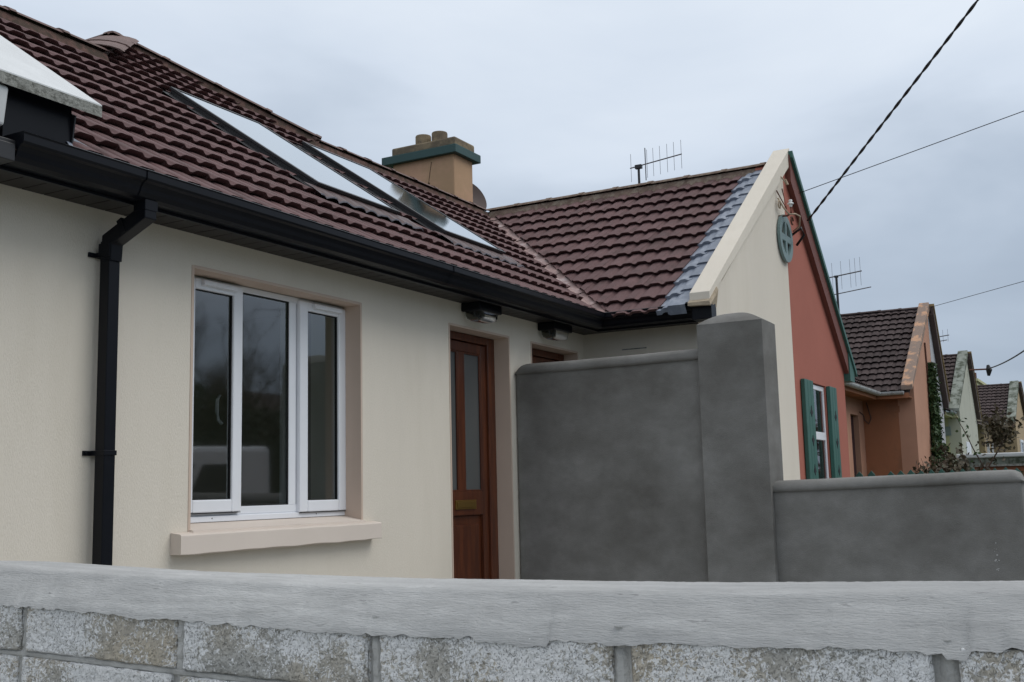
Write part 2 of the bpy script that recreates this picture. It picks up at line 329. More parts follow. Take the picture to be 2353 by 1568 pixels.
def put_tiles(parent, F, u0, u1, g, nrows, clips, mname, holes=(), vmin=0., jit=.0015, cap=300, name='roof_tile', part_of=None):
    """clips: half-planes (a,b,c): keep a*u+b*v+c>=0.  holes: rectangles (ua,ub,va,vb)."""
    L = base(parent); items = []
    ncol = int(math.ceil((u1-u0)/TW))
    for r in range(nrows):
        for c in range(ncol):
            u, v = u0+c*TW, vmin+r*g
            cs = [(u, v), (u+TW, v), (u, v+g*1.1), (u+TW, v+g*1.1)]
            if any(all(a*x+b*y+k < .02 for x, y in cs) for a, b, k in clips): continue
            if any(ha <= u+.02 and u+TW-.02 <= hb and va <= v+.02 and v+g-.02 <= vb for ha, hb, va, vb in holes): continue
            cut = [(a, b, k) for a, b, k in clips if any(a*x+b*y+k < 0 for x, y in cs)]
            for ha, hb, va, vb in holes:      # trim at the side of a rooflight
                if v+g > va+.02 and v < vb-.02 and u < hb and u+TW > ha:
                    if u < ha and v >= va-.3*g and v+g <= vb+.3*g: cut.append((-1, 0, ha+.01))
                    elif u+TW > hb and v >= va-.3*g and v+g <= vb+.3*g: cut.append((1, 0, -hb+.01))
                    elif v < va: cut.append((0, -1, va+.01))
                    elif v+g > vb: cut.append((0, 1, -vb+.01))
            w = F @ Matrix.Translation((u, v, rnd.uniform(-jit, jit))) @ Matrix.Rotation(rnd.uniform(-.004, .004), 4, 'Z')
            items.append(((w.translation-CAM).length, w, u, v, cut))
    items.sort(key=lambda q: q[0])
    rest = MB()
    for k, (d, w, u, v, cut) in enumerate(items):
        me = tile_me(g, mname)
        if cut:
            bm = bmesh.new(); bm.from_mesh(me)
            for a, b, c in cut:
                n = Vector((-a, -b, 0)).normalized(); l = math.hypot(a, b)
                p = Vector((-a*(c+a*u+b*v)/l/l, -b*(c+a*u+b*v)/l/l, 0))
                bmesh.ops.bisect_plane(bm, geom=bm.verts[:]+bm.edges[:]+bm.faces[:], plane_co=p, plane_no=n, clear_outer=True)
            if not bm.faces: bm.free(); continue
            me = bpy.data.meshes.new('cut_roof_tile'); bm.to_mesh(me); bm.free(); me.materials.append(MT[mname])
        if k < cap:
            o = bpy.data.objects.new(name, me); COL.objects.link(o); o.parent = parent; o.matrix_local = Matrix.Translation(-L) @ w
        else:
            i = len(rest.v); rest.v += [tuple(w @ q.co) for q in me.vertices]; rest.f += [tuple(i+j for j in p.vertices) for p in me.polygons]
    if rest.v:
        o = part(name+'s', rest, mname, parent); o['kind'] = 'stuff'
RCAP = {}
def ridge_caps(parent, a, b, mname='ridge', seg=.36, r=.085, flat=.62, bed=True, bedm='bed', jit=.004):
    a, b = Vector(a), Vector(b); d = (b-a); n = max(1, round(d.length/seg)); l = d.length/n; d.normalize()
    side = d.cross(Vector((0, 0, 1))).normalized(); upv = side.cross(d); L = base(parent)
    k = (round(l, 3), mname, r)
    if k not in RCAP:
        m = MB(); an = [math.radians(x) for x in (-78, -55, -30, -10, 10, 30, 55, 78)]
        def row(y, rr): return [(rr*math.sin(t)*1.15, y, rr*math.cos(t)*flat-r*flat*.55) for t in an]
        m.sweep([row(l*1.04, r*.97), row(.05, r), row(.049, r+.008), row(0, r+.008)]); m.sweep([row(0, r+.008), row(0, r-.012)]); m.sweep([row(l*1.04, r*.8), row(l*1.04, r*.97)])
        RCAP[k] = m.mesh('ridge_tile', mname)
    for i in range(n):
        w = Matrix((side, d, upv)).transposed().to_4x4(); w.translation = a+d*l*i+upv*rnd.uniform(-jit, jit)
        o = bpy.data.objects.new('ridge_tile', RCAP[k]); COL.objects.link(o); o.parent = parent; o.matrix_local = Matrix.Translation(-L) @ w
    if bed:
        m = MB(); rows = []; st = max(2, int(d.length*l*n/.06)); T = l*n
        for i in range(int(T/.05)+1):
            p = a+d*min(T, i*.05); q = noise.noise(p*9)*.014
            rows.append([p-side*(r*1.28+q)-upv*(.105+q*.4), p-side*(r*.9)-upv*.03, p+upv*0.0, p+side*(r*.9)-upv*.03, p+side*(r*1.28-q)-upv*(.105-q*.4)])
        m.sweep(rows); part('mortar_bed', m, bedm, parent)

# ------------------------------------------------------------------ ground, road, pavement
struct('ground', MB().box(-600, 900, -600, 600, -.70, -.56), 'grass')
struct('road', MB().box(-60, 120, -11.5, -5.0, -.56, -.52), 'asphalt')
struct('footpath', MB().box(-60, 120, -5.0, -3.4, -.56, -.40), 'concrete')
struct('front_yard', MB().box(1.6, 6.6, -3.4, .0, -.555, -.06), 'concrete')
struct('side_yard', MB().box(6.85, 12.5, -3.4, .0, -.555, -.08), 'concrete')
struct('neighbour_yard', MB().box(12.6, 60, -3.4, .0, -.555, -.10), 'grass')
struct('left_yard', MB().box(-10, 1.55, -3.4, .0, -.555, -.12), 'concrete')

# ------------------------------------------------------------------ cream house
ch = thing('cream_house', 'cream rendered house with brown tiled roof, black gutter, white window and two brown doors', 'house', (4.5, 0, -.5))
XW, YG, ZS = 7.763, -1.14, 2.258
WX0, WX1, WZ0, WZ1 = 3.60, 4.875, .895, 2.10
D1 = (5.78, 6.56); D2 = (6.875, 7.65)
w = MB(); wall_y(w, 2.05, XW, -.55, 2.32, 0, .34, [(WX0, WX1, WZ0, WZ1), (D1[0], D1[1], 0, 2.1), (D2[0], D2[1], 0, 2.1)])
part('front_wall', w, 'cream', ch)
# wing: side wall and cream half of the gable
XC = 9.70
w = MB(); w.box(XW, XW+.25, YG+.004, .34, -.55, 2.33); part('side_wall', w, 'cream', ch)
w = MB(); zt = lambda x: 2.34+(x-7.43)*math.tan(P0)
w.prism([(XW-.001, YG, -.55), (XC, YG, -.55), (XC, YG, zt(XC)-.03), (XW-.001, YG, zt(XW)-.03)], (0, .25, 0)); part('gable_wall', w, 'cream', ch)
# reveals and sill
def lining(x0, x1, z0, z1, y0, y1, nm='reveal', t=.012, bottom=False):
    m = MB(); m.box(x0-.002, x0+t, y0, y1, z0, z1); m.box(x1-t, x1+.002, y0, y1, z0, z1); m.box(x0+t, x1-t, y0, y1, z1-t, z1+.002)
    return part(nm, m, 'reveal', ch)
lining(WX0, WX1, WZ0, WZ1, -.003, .12); lining(*D1, 0, 2.1, -.003, .125); lining(*D2, 0, 2.1, -.003, .125)
m = MB(); 
ys = [(-.065, .806), (-.065, .888), (-.058, .893), (.125, .925), (.125, .806)]
rows = []
for i in range(41):
    x = 3.497+(4.962-3.497)*i/40; dz = .0022*noise.noise(Vector((x*6, 0, 3)))
    rows.append([(x, y, z+(dz if z > .85 else 2.2*dz)) for y, z in ys])
# part of the sill that lies in the wall is inside the opening only
m.box(WX0+.003, WX1-.003, -.03, .122, .80, .905); 
m.prism([(WX0+.003, -.03, .905), (WX0+.003, .122, .905), (WX0+.003, .122, .934)], (WX1-WX0-.006, 0, 0))
fr = []
for r_ in rows: fr.append([(p[0], min(p[1], -.0015), p[2]) if p[1] > 0 else p for p in r_])
for r_ in fr: r_[3] = (r_[3][0], -.0015, .900)
m.sweep(fr, closed=True); m.poly(list(reversed(fr[0]))); m.poly(fr[-1])
part('window_sill', m, 'reveal', ch, bw=.003)
# window
wd = MB(); wd.box(3.615, 4.88, .122, .185, .935, .965)        # cill section
part_window = None
FY0, FY1 = .122, .185
def rect_frame(m, x0, x1, z0, z1, wl, wr, wb, wt, y0, y1):
    m.box(x0, x0+wl, y0, y1, z0, z1); m.box(x1-wr, x1, y0, y1, z0, z1); m.box(x0+wl, x1-wr, y0, y1, z0, z0+wb); m.box(x0+wl, x1-wr, y0, y1, z1-wt, z1); return m
m = MB(); rect_frame(m, 3.615, 4.872, .965, 2.086, .055, .030, .038, .030, FY0, FY1)
m.box(4.030, 4.064, FY0, FY1, 1.003, 2.056); m.box(4.414, 4.470, FY0, FY1, 1.003, 2.056)
m.box(3.612, 4.875, FY0-.012, FY0, .935, .962)
win = part('window', m, 'upvc_white', ch, bw=.003)
part('cill_section', wd, 'upvc_white', win)
for (a, b, c, d, tl) in ((3.66, 4.045, .978, 2.075, .052), (4.476, 4.866, .962, 2.072, .050)):
    m = MB(); rect_frame(m, a, b, c, d, .066, .064, .060, tl, FY0-.022, FY0+.02); sash = part('sash', m, 'upvc_white', win, bw=.006)
    g = MB(); rect_frame(g, a+.064, b-.062, c+.058, d-tl+.002, .006, .006, .006, .006, FY0-.010, FY0+.004); part('gasket', g, 'gasket', win)
    g = MB().quad((a+.06, FY0-.002, c+.055), (b-.06, FY0-.002, c+.055), (b-.06, FY0-.002, d-.045), (a+.06, FY0-.002, d-.045)); part('glass_pane', g, 'glass', win)
    v = MB(); v.prism([(a+.10, FY0-.022, d-.034), (a+.10, FY0-.046, d-.032), (a+.10, FY0-.042, d-.008), (a+.10, FY0-.022, d-.008)], (b-a-.16, 0, 0)); part('trickle_vent', v, 'upvc_white', win, bw=.002)
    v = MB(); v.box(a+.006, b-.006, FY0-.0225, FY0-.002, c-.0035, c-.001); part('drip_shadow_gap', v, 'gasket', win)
g = MB().quad((4.062, FY0+.012, 1.0), (4.416, FY0+.012, 1.0), (4.416, FY0+.012, 2.058), (4.062, FY0+.012, 2.058)); part('glass_pane', g, 'glass', win)
g = MB(); rect_frame(g, 4.064, 4.414, 1.003, 2.056, .006, .006, .006, .006, FY0+.003, FY0+.010); part('gasket', g, 'gasket', win)
for x in (3.86, 4.62):
    v = MB().tube([(x, FY0-.0125, .951), (x, FY0-.010, .951)], .0035, 8); part('drain_hole', v, 'gasket', win)
# inside handles seen through the glass
for x in (3.985,):
    v = MB().tube([(x, .175, 1.40), (x-.004, .195, 1.42), (x-.008, .20, 1.46), (x-.006, .20, 1.52), (x, .19, 1.545)], .009, 8); part('window_handle', v, 'upvc_white', win, smooth=True)
# room behind the window
m = MB()
wall_y(m, WX0-1.2, 5.6, 0, 2.24, 3.2, 3.3, [(2.6, 5.3, .5, 2.1)]); m.quad((WX0-1.2, .345, .0), (WX0-1.2, 3.2, 0), (WX0-1.2, 3.2, 2.4), (WX0-1.2, .345, 2.4))  # unseen rear opening added in the back wall to let daylight into the room
m.quad((5.6, 3.2, 0), (5.6, .345, 0), (5.6, .345, 2.4), (5.6, 3.2, 2.4)); m.quad((WX0-1.2, .345, 0), (5.6, .345, 0), (5.6, 3.2, 0), (WX0-1.2, 3.2, 0)); m.quad((WX0-1.2, .345, 2.24), (WX0-1.2, 3.2, 2.24), (5.6, 3.2, 2.24), (5.6, .345, 2.24))
part('room', m, 'room', ch)
m = MB(); m.box(WX0-.002, WX0+.012, .19, .345, WZ0, WZ1-.005); m.box(4.862, WX1+.001, .19, .345, WZ0, WZ1-.005); m.box(3.60, 4.875, .19, .40, WZ0-.03, WZ0+.02); part('inner_reveal', m, 'plaster', ch)
# doors
def door(x0, x1, full=True):
    m = MB(); F0, F1 = .112, .18
    m.box(x0+.012, x0+.065, F0, F1, 0, 2.085); m.box(x1-.105, x1-.012, F0, F1, 0, 2.085); m.box(x0+.065, x1-.105, F0, F1, 2.035, 2.085)
    d = part('door', m, 'wood', ch, bw=.004)
    a, b = x0+.068, x1-.108; L0, L1 = .128, .172
    m = MB(); m.box(a, a+.075, L0, L1, .03, 2.03); m.box(b-.068, b, L0, L1, .03, 2.03)      # stiles
    m.box(a+.075, b-.068, L0, L1, 1.965, 2.03); m.box(a+.075, b-.068, L0, L1, .895, 1.05); m.box(a+.075, b-.068, L0, L1, .03, .22)
    mc = (a+b)/2-.022; m.box(mc-.040, mc+.040, L0+.001, L1, 1.05, 1.965)
    part('door_leaf', m, 'wood', d, bw=.004)
    for (p, q) in ((a+.075, mc-.040), (mc+.040, b-.068)):
        g = MB().quad((p, L0+.016, 1.05), (q, L0+.016, 1.05), (q, L0+.016, 1.965), (p, L0+.016, 1.965)); part('glass_pane', g, 'doorglass', d)
        g = MB(); rect_frame(g, p, q, 1.05, 1.965, .010, .010, .010, .010, L0+.004, L0+.015); part('glazing_bead', g, 'wood', d, bw=.002)
    for (p, q) in ((a+.075, b-.068),):
        g = MB(); g.box(p, q, L0+.022, L1-.004, .22, .895); g.box(p+.05, q-.05, L0+.006, L0+.022, .28, .835); part('door_panel', g, 'wood', d, bw=.006)
    g = MB(); g.box(mc-.10, mc+.155, L0-.008, L0, .934, .994); g.box(mc-.085, mc+.14, L0-.013, L0-.008, .945, .983); part('letter_plate', g, 'brass', d, bw=.0025)
    g = MB(); g.box(x0+.012, x1-.012, .10, .20, -.01, .03); part('threshold', g, 'wood', d)
    g = MB(); g.quad((x0, .20, 0), (x1, .20, 0), (x1, .20, 2.1), (x0, .20, 2.1)); part('dark_hall', g, 'room', d)
door(*D1); door(*D2)
# roof decks
TN = math.tan(P0)
RZ = 2.302+2.36*TN; RY = 2.03; RX = 9.79; HX, HH = 5.85, 1.10
m = MB()
def deck(pts, d=.035): return [(x, y, z-d) for x, y, z in pts]
m.poly(deck([(2.1, -.31, 2.302+.02*TN), (7.45, -.31, 2.302+.02*TN), (RX, RY, RZ), (2.1, RY, RZ)]))
m.poly(deck([(HX-HH, RY, RZ), (HX+HH, RY, RZ), (HX, RY+HH, RZ+HH*TN)]))
m.poly(deck([(7.45, -.31, 2.302+.02*TN), (7.45, -1.0, 2.302+.02*TN), (RX, -1.0, RZ), (RX, RY, RZ)]))
# rear slopes
m.poly(deck([(2.1, RY, RZ), (HX-HH, RY, RZ), (HX-HH, 5, RZ-2.97*TN), (2.1, 5, RZ-2.97*TN)])); m.poly(deck([(HX+HH, RY, RZ), (RX+.2, RY, RZ), (RX+.2, 5, RZ-2.97*TN), (HX+HH, 5, RZ-2.97*TN)]))
m.poly(deck([(HX-HH, RY, RZ), (HX, RY+HH, RZ+HH*TN), (HX, 7, RZ+HH*TN), (HX-HH, 7, RZ)])); m.poly(deck([(HX+HH, RY, RZ), (HX+HH, 7, RZ), (HX, 7, RZ+HH*TN), (HX, RY+HH, RZ+HH*TN)]))
roof = part('roof', m, 'bed', ch)
Z0 = 2.302
Fm = frame((0, -.33, Z0), (1, 0, 0), (0, CP, SP)); VR = 2.36/CP
GM = .2524
RL = [(4.92, 5.80, .86, 2.38), (6.20, 7.08, .78, 2.345)]      # rooflights in slope coordinates
put_tiles(roof, Fm, 2.30, 10.0, GM, 12, [(-1, CP, 7.43-.125), (0, -1, VR-.03), (1, 0, -2.72)], 'tile', holes=RL, vmin=.035)
# hip triangle above the ridge line (same plane)
apex_v = (2.36+HH)/CP
put_tiles(roof, Fm, 2.30+TW*9, 7.6, GM, 18, [(0, 1, -VR+.06), (1, -CP, 2.36-(HX-HH)-.05), (-1, -CP, 2.36+(HX+HH)-.05)], 'tile', vmin=.035, cap=80)
Fw = frame((7.43, 0, Z0), (0, -1, 0), (CP, 0, SP)); GW = .2385
put_tiles(roof, Fw, .772-TW*12, .772, GW, 12, [(1, CP, -.33-.07), (0, -1, VR-.03)], 'tile', vmin=-.025)
# eaves: neat line of ridge tiles
ridge_caps(roof, (2.1, RY, RZ+.045), (HX-HH+.03, RY, RZ+.045), r=.085)
ridge_caps(roof, (HX+HH-.07, RY, RZ+.04), (RX-.05, RY, RZ+.04), r=.08)
ridge_caps(roof, (HX-HH-.06, RY-.04, RZ+.05), (HX+.02, RY+HH+.02, RZ+HH*TN+.055), r=.15, flat=.30, seg=.60, bed=False)
ridge_caps(roof, (HX+HH+.04, RY-.04, RZ+.05), (HX, RY+HH, RZ+HH*TN+.05), r=.095, flat=.5, seg=.42)
ridge_caps(roof, (HX, RY+HH, RZ+HH*TN+.06), (HX, 7, RZ+HH*TN+.06), r=.09)
ridge_caps(roof, (RX, -.98, RZ+.045), (RX, RY-.05, RZ+.045), mname='ridge_old', bedm='ridge_old', r=.085)
# valley liner
m = MB(); n_ = 12
for i in range(n_):
    a, b = i/n_, (i+1)/n_+.012
    def vp(t, s, k): t = min(t, 1); x = 7.43+2.36*t; y = -.33+2.36*t; z = Z0+2.36*t*TN; return (x-s*.052, y+s*.052, z+.022+k)
    m.quad(vp(a, 1.9, .030), vp(a, 0, -.012+.004*(i % 3)), vp(b, 0, -.014), vp(b, 1.9, .026)); m.quad(vp(a, 0, -.012+.004*(i % 3)), vp(a, -1.1, .022), vp(b, -1.1, .018), vp(b, 0, -.014))
part('valley_liner', m, 'valley', roof)
m = MB(); rows = []
for i in range(60):     # mortar fillet along the tile cuts of the wing side
    t = i/59*.985; x = 7.43+2.36*t+.052; y = -.33+2.36*t-.052; z = Z0+2.36*t*TN; q = noise.noise(Vector((x*12, y*12, 0)))*.01
    rows.append([(x-.010+q, y+.010-q, z-.01), (x+.0+q, y-.0-q, z+.022+q), (x+.035+q, y-.035, z+.046+q), (x+.075, y-.075, z+.05)])
m.sweep(rows); part('valley_mortar', m, 'bed', roof)
# lead on the verge beside the gable coping
for r_ in range(12):
    v0 = -.025+r_*GW; m = MB()
    def q(u, v, h): return tuple(Fw @ Vector((u, v, h)))
    pr = [(.762, .0), (.80, .0), (.812, .012), (.83, .018), (.856, .018), (.868, .012), (.880, .006), (.905, .010)]
    L_ = GW*1.06
    b0 = [q(u, v0-.006, h+TT+.007) for u, h in pr]; b1 = [q(u, v0+L_, h+.003) for u, h in pr]; bb = [q(u, v0-.006, h-.004) for u, h in pr]
    m.sweep([b0, b1]); m.sweep([bb, b0]); part('verge_flashing', m, 'lead', roof)
    m = MB(); vv = v0+.10+rnd.uniform(-.008, .008)
    if r_ < 12:
        a_ = [(.868, .022), (.895, .032), (1.0, .034)]
        jj = rnd.uniform(-.006, .006); b0 = [q(u, vv-.05+jj, h+.017) for u, h in a_]; b1 = [q(u, min(vv+GW, VR), h+.0) for u, h in a_]; bb = [q(u, vv-.043+jj, h-.004) for u, h in a_]
        m.sweep([b0, b1]); m.sweep([bb, b0]); part('soaker', m, 'lead', roof)
m = MB(); m.sweep([[q(.86, -.06, .06), q(.875, -.06, .075), q(1.0, -.06, .075)], [q(.86, .03, .06), q(.875, .03, .075), q(1.0, .03, .075)]]); m.sweep([[q(.86, -.06, .01), q(.875, -.06, .0), q(1.0, -.06, .0)], [q(.86, -.06, .06), q(.875, -.06, .075), q(1.0, -.06, .075)]])
part('verge_end', m, 'lead', roof)
# gable coping (raked parapet)
m = MB(); zc = lambda x, k: 2.34+(x-7.43)*TN+k
m.prism([(7.375, YG-.035, zc(7.375, .11)), (9.86, YG-.035, zc(9.86, .11)), (9.86, YG-.035, zc(9.86, -.05)), (7.375, YG-.035, zc(7.375, .045))], (0, .15, 0))
part('gable_coping', m, 'cream', ch, bw=.004, label='pale smooth band capping the cream half of the gable')
MT['coping_paint'] = mat('coping_paint', (.66, .585, .52), .8, .04, 3, .12, 100, .25)
ch.children[-1].data.materials[0] = MT['coping_paint']
m = MB(); rows = []
for i in range(12):
    x = 7.345+i*.017; z1 = zc(x, .052)+.004; dn = .050+.014*noise.noise(Vector((x*30, 0, 0)))-max(0, i-9)*.004
    rows.append([(x, YG-.040, z1), (x, YG-.050, z1-dn*.6), (x, YG-.03, zc(7.375, .045)-dn*.75), (x, YG+.12, zc(7.375, .045)-dn*.6), (x, YG+.12, z1)])
m.sweep(rows, closed=True); m.poly(rows[0]); m.poly(rows[-1][::-1]); part('corbel', m, mat('rough_corbel', (.42, .35, .26), .95, .25, 20, .9, 70, .1, bdist=.01), ch)
m = MB(); m.prism([(7.50, YG-.002, 2.25), (7.765, YG-.002, 2.16), (7.765, YG-.002, zc(7.765, 0)), (7.50, YG-.002, zc(7.50, 0))], (0, .13, 0)); part('kneeler', m, 'cream', ch)
# fascia, gutter, soffit
fo = .21
m = MB(); m.box(2.2, XW-fo, -fo-.018, -fo, 2.225, 2.335); m.box(XW-fo-.018, XW-fo, YG, -fo-.018, 2.225, 2.335); part('fascia', m, 'upvc_black', ch)
G = [(.0, 2.238), (.045, 2.238), (.066, 2.246), (.078, 2.262), (.084, 2.280), (.096, 2.296), (.110, 2.302), (.116, 2.310), (.116, 2.336), (.120, 2.342), (.114, 2.346), (.106, 2.340), (.106, 2.314), (.090, 2.304), (.074, 2.288), (.066, 2.262), (.04, 2.250), (.004, 2.250), (.004, 2.33), (0, 2.33)]
rows = [[(2.455, -fo-.019-o, z) for o, z in G], [(XW-fo-.019-o, -fo-.019-o, z) for o, z in G], [(XW-fo-.019-o, YG-.02, z) for o, z in G]]
m = MB(); m.sweep(rows, closed=True); gut = part('gutter', m, 'upvc_black', ch)
outer = G[:11]
m = MB(); m.prism([(2.449, -fo-.019-o, z) for o, z in outer]+[(2.449, -fo-.019, 2.346)], (.006, 0, 0)); part('end_cap', m, 'upvc_black', gut)
m = MB(); m.prism([(XW-fo-.019-o, YG-.026, z) for o, z in outer]+[(XW-fo-.019, YG-.026, 2.346)], (0, .006, 0)); part('end_cap', m, 'upvc_black', gut)
for x in (3.06, 5.35):   # union brackets
    m = MB(); m.sweep([[(x-.05, -fo-.019-o*1.02-.002, z-.001) for o, z in outer], [(x+.05, -fo-.019-o*1.02-.002, z-.001) for o, z in outer]]); part('gutter_union', m, 'upvc_black', gut)
m = MB(); m.box(7.40, 7.499, YG-.035, YG+.11, 2.22, 2.345); part('fascia_end_box', m, 'upvc_black', ch, bw=.003)
m = MB(); m.box(2.44, 2.73, -.24, -.21, 2.335, 2.54); part('verge_closer', m, 'upvc_black', ch, label='black board closing the gap under the white coping slab')
m = MB(); m.prism([(2.73, -.24, 2.345), (2.73, -.26, 2.50), (2.73, -.14, 2.56), (2.73, -.18, 2.41)], (.006, 0, 0)); part('verge_closer', m, 'frame_grey', ch)
m = MB(); m.prism([(2.69, -.30, 2.345), (2.86, -.30, 2.349), (2.86, -.22, 2.40), (2.74, -.16, 2.46)], (0, 0, .004)); part('lead_apron', m, 'lead', roof)
bd = {}
def board_mesh(lx, ly):
    k = (round(lx, 3), round(ly, 3))
    if k not in bd: bd[k] = MB().box(.003, lx-.003, 0, ly, 0, .01).mesh('soffit_board', 'soffit')
    return bd[k]
for i in range(56):
    x = 2.0+i*.1
    if x+.1 > XW-fo: break
    o = link('soffit_board', board_mesh(.1, fo-.001), ch); o.location = Vector((x, -fo, ZS-.012))-base(ch)
for i in range(9):
    y = -fo-i*.1
    me = bd.get('w') or MB().box(0, fo-.001, -.097, -.003, 0, .01).mesh('soffit_board', 'soffit'); bd['w'] = me
    o = link('soffit_board', me, ch); o.location = Vector((XW-fo, y, ZS-.012))-base(ch)
m = MB(); m.box(XW-fo-.05, XW, -fo, 0, ZS-.0125, ZS-.004); part('soffit_corner', m, 'soffit', ch)
m = MB(); m.box(2.0, XW, -fo, .3, ZS+.001, ZS+.006); m.box(XW-fo, XW+.2, YG, -fo, ZS+.001, ZS+.006); part('eaves_backing', m, 'gasket', ch)
# downpipe
def sqtube(m, pts, h=.028, ax=(1, 0, 0)):
    P = [Vector(p) for p in pts]; A = Vector(ax); rows = []
    for k, p in enumerate(P):
        t0 = (P[k]-P[k-1]).normalized() if k else (P[1]-P[0]).normalized(); t1 = (P[k+1]-P[k]).normalized() if k < len(P)-1 else t0
        t = (t0+t1).normalized(); b = t.cross(A).normalized(); s = 1/max(.5, t.dot(t1))
        rows.append([p+A*h+b*h*s, p-A*h+b*h*s, p-A*h-b*h*s, p+A*h-b*h*s])
    m.sweep(rows, closed=True); m.poly(rows[0]); m.poly(rows[-1][::-1]); return m
PX, PY = 3.083, -.062
m = MB(); sqtube(m, [(PX, PY, 2.10), (PX, PY, -.45)]); dp = part('downpipe', m, 'upvc_black', ch, bw=.004)
m = MB(); sqtube(m, [(PX, -.262, 2.245), (PX, -.262, 2.185), (PX, PY-.012, 2.105), (PX, PY-.006, 2.02)], .0305); part('pipe_offset', m, 'upvc_black', dp, bw=.004)
for p in (((PX, -.262, 2.24), (PX, -.262, 2.20)), ((PX, PY, 2.09), (PX, PY, 2.035)), ((PX, -.17, 2.155), (PX, -.145, 2.143))):
    m = MB(); sqtube(m, p, .0335); part('pipe_socket', m, 'upvc_black', dp, bw=.003)
for z in (2.045, 1.235):
    m = MB(); m.box(PX-.032, PX+.032, PY-.032, 0, z-.010, z+.010); m.box(PX-.062, PX+.045, -.010, -.001, z-.010, z+.010); m.tube([(PX-.050, -.016, z), (PX-.050, -.010, z)], .006, 8); part('pipe_clip', m, 'upvc_black', dp, bw=.002)
# rooflights
for k, (a, b, c, d) in enumerate(RL):
    def q(u, v, h): return tuple(Fm @ Vector((u, v, h)))
    m = MB(); H = .071
    def ring(x0, x1, y0, y1, wl, h0, h1):
        for (p, r_, s, t) in ((x0, x0+wl, y0, y1), (x1-wl, x1, y0, y1), (x0+wl, x1-wl, y0, y0+wl), (x0+wl, x1-wl, y1-wl, y1)):
            i = len(m.v); m.v += [q(x, y, z) for z in (h0, h1) for y in (s, t) for x in (p, r_)]
            for f in ((0, 2, 3, 1), (4, 5, 7, 6), (0, 1, 5, 4), (2, 6, 7, 3), (0, 4, 6, 2), (1, 3, 7, 5)): m.f.append(tuple(i+j for j in f))
    ring(a+.03, b-.03, c+.03, d-.03, .045, .0, H); ring(a+.02, b-.02, c+.02, d-.02, .028, H-.012, H+.006)
    rl = part('rooflight', m, 'frame_grey', ch, bw=.003)
    g = MB().quad(q(a+.045, c+.045, H+.002), q(b-.045, c+.045, H+.002), q(b-.045, d-.045, H+.002), q(a+.045, d-.045, H+.002)); part('glass_pane', g, 'skyglass', rl)
    g = MB()
    us = [a-.09+i*(b-a+.18)/36 for i in range(37)]
    g.sweep([[q(u, c-.13, prof(u-2.30)+TT+.008+.003*math.sin(u*70)) for u in us], [q(u, c-.055, prof(u-2.30)*.8+TT+.014) for u in us], [q(u, c+.03, .05) for u in us]]); part('flashing_apron', g, 'apron', rl)
    g = MB(); g.sweep([[q(u, c-.132, prof(u-2.30)+TT+.004+.003*math.sin(u*70)) for u in us], [q(u, c-.125, prof(u-2.30)+TT+.0115+.003*math.sin(u*70)) for u in us]]); part('apron_edge', g, 'apron_edge', rl)
    for (x0, x1) in ((a-.045, a+.03), (b-.03, b+.045)):
        g = MB(); g.quad(q(x0, c-.02, .032), q(x1, c-.02, .036), q(x1, d+.03, .036), q(x0, d+.03, .032)); part('side_flashing', g, 'frame_grey', rl)
    g = MB(); g.quad(q(a-.04, d-.02, .05), q(b+.04, d-.02, .05), q(b+.04, d+.09, .035), q(a-.04, d+.09, .035)); part('top_flashing', g, 'frame_grey', rl)
# air vent on the side wall
m = MB(); m.box(XW-.006, XW, -.54, -.32, 2.02, 2.11)
vt = part('air_vent', m, 'cream', ch)
for i in range(5):
    m = MB(); m.box(XW-.010, XW-.006, -.53, -.33, 2.028+i*.017, 2.036+i*.017); part('vent_louvre', m, 'coping_edge' if i == 4 else 'cream', vt)
# floodlights under the soffit
for k, (x0, x1, lab) in enumerate(((5.93, 6.215, 'black bulkhead lamp with clear glass under the soffit above the nearer brown door'), (6.985, 7.27, 'black bulkhead lamp with clear glass under the soffit above the half hidden door'))):
    t = thing('wall_lamp', lab, 'lamp', ((x0+x1)/2, -.06, 2.2), 'lamps under the eaves')
    m = MB(); m.box(x0, x1, -.145, -.001, 2.190, 2.246); part('lamp_housing', m, 'upvc_black', t, bw=.008)
    m = MB(); r1 = []
    cx, cy = (x0+x1)/2, -.068
    for (s, z) in ((1, 2.198), (.97, 2.165), (.88, 2.142), (.55, 2.130), (.1, 2.127)):
        r1.append([(cx+(x1-x0)*.46*s*max(-1, min(1, 1.35*math.cos(a))), cy+.058*s*max(-1, min(1, 1.3*math.sin(a))), z) for a in [2*math.pi*i/24 for i in range(24)]])
    m.sweep(r1, closed=True); m.poly(r1[-1]); part('lamp_glass', m, 'lampglass', t, smooth=True)
    m = MB(); m.tube([(cx-.085, cy, 2.198), (cx-.085, cy, 2.160)], .005, 8); m.tube([(cx-.085, cy, 2.165), (cx+.05, cy, 2.165)], .005, 8); m.tube([(cx-.03, cy, 2.198), (cx-.03, cy, 2.150)], .004, 6); part('bulb', m, 'steel', t)

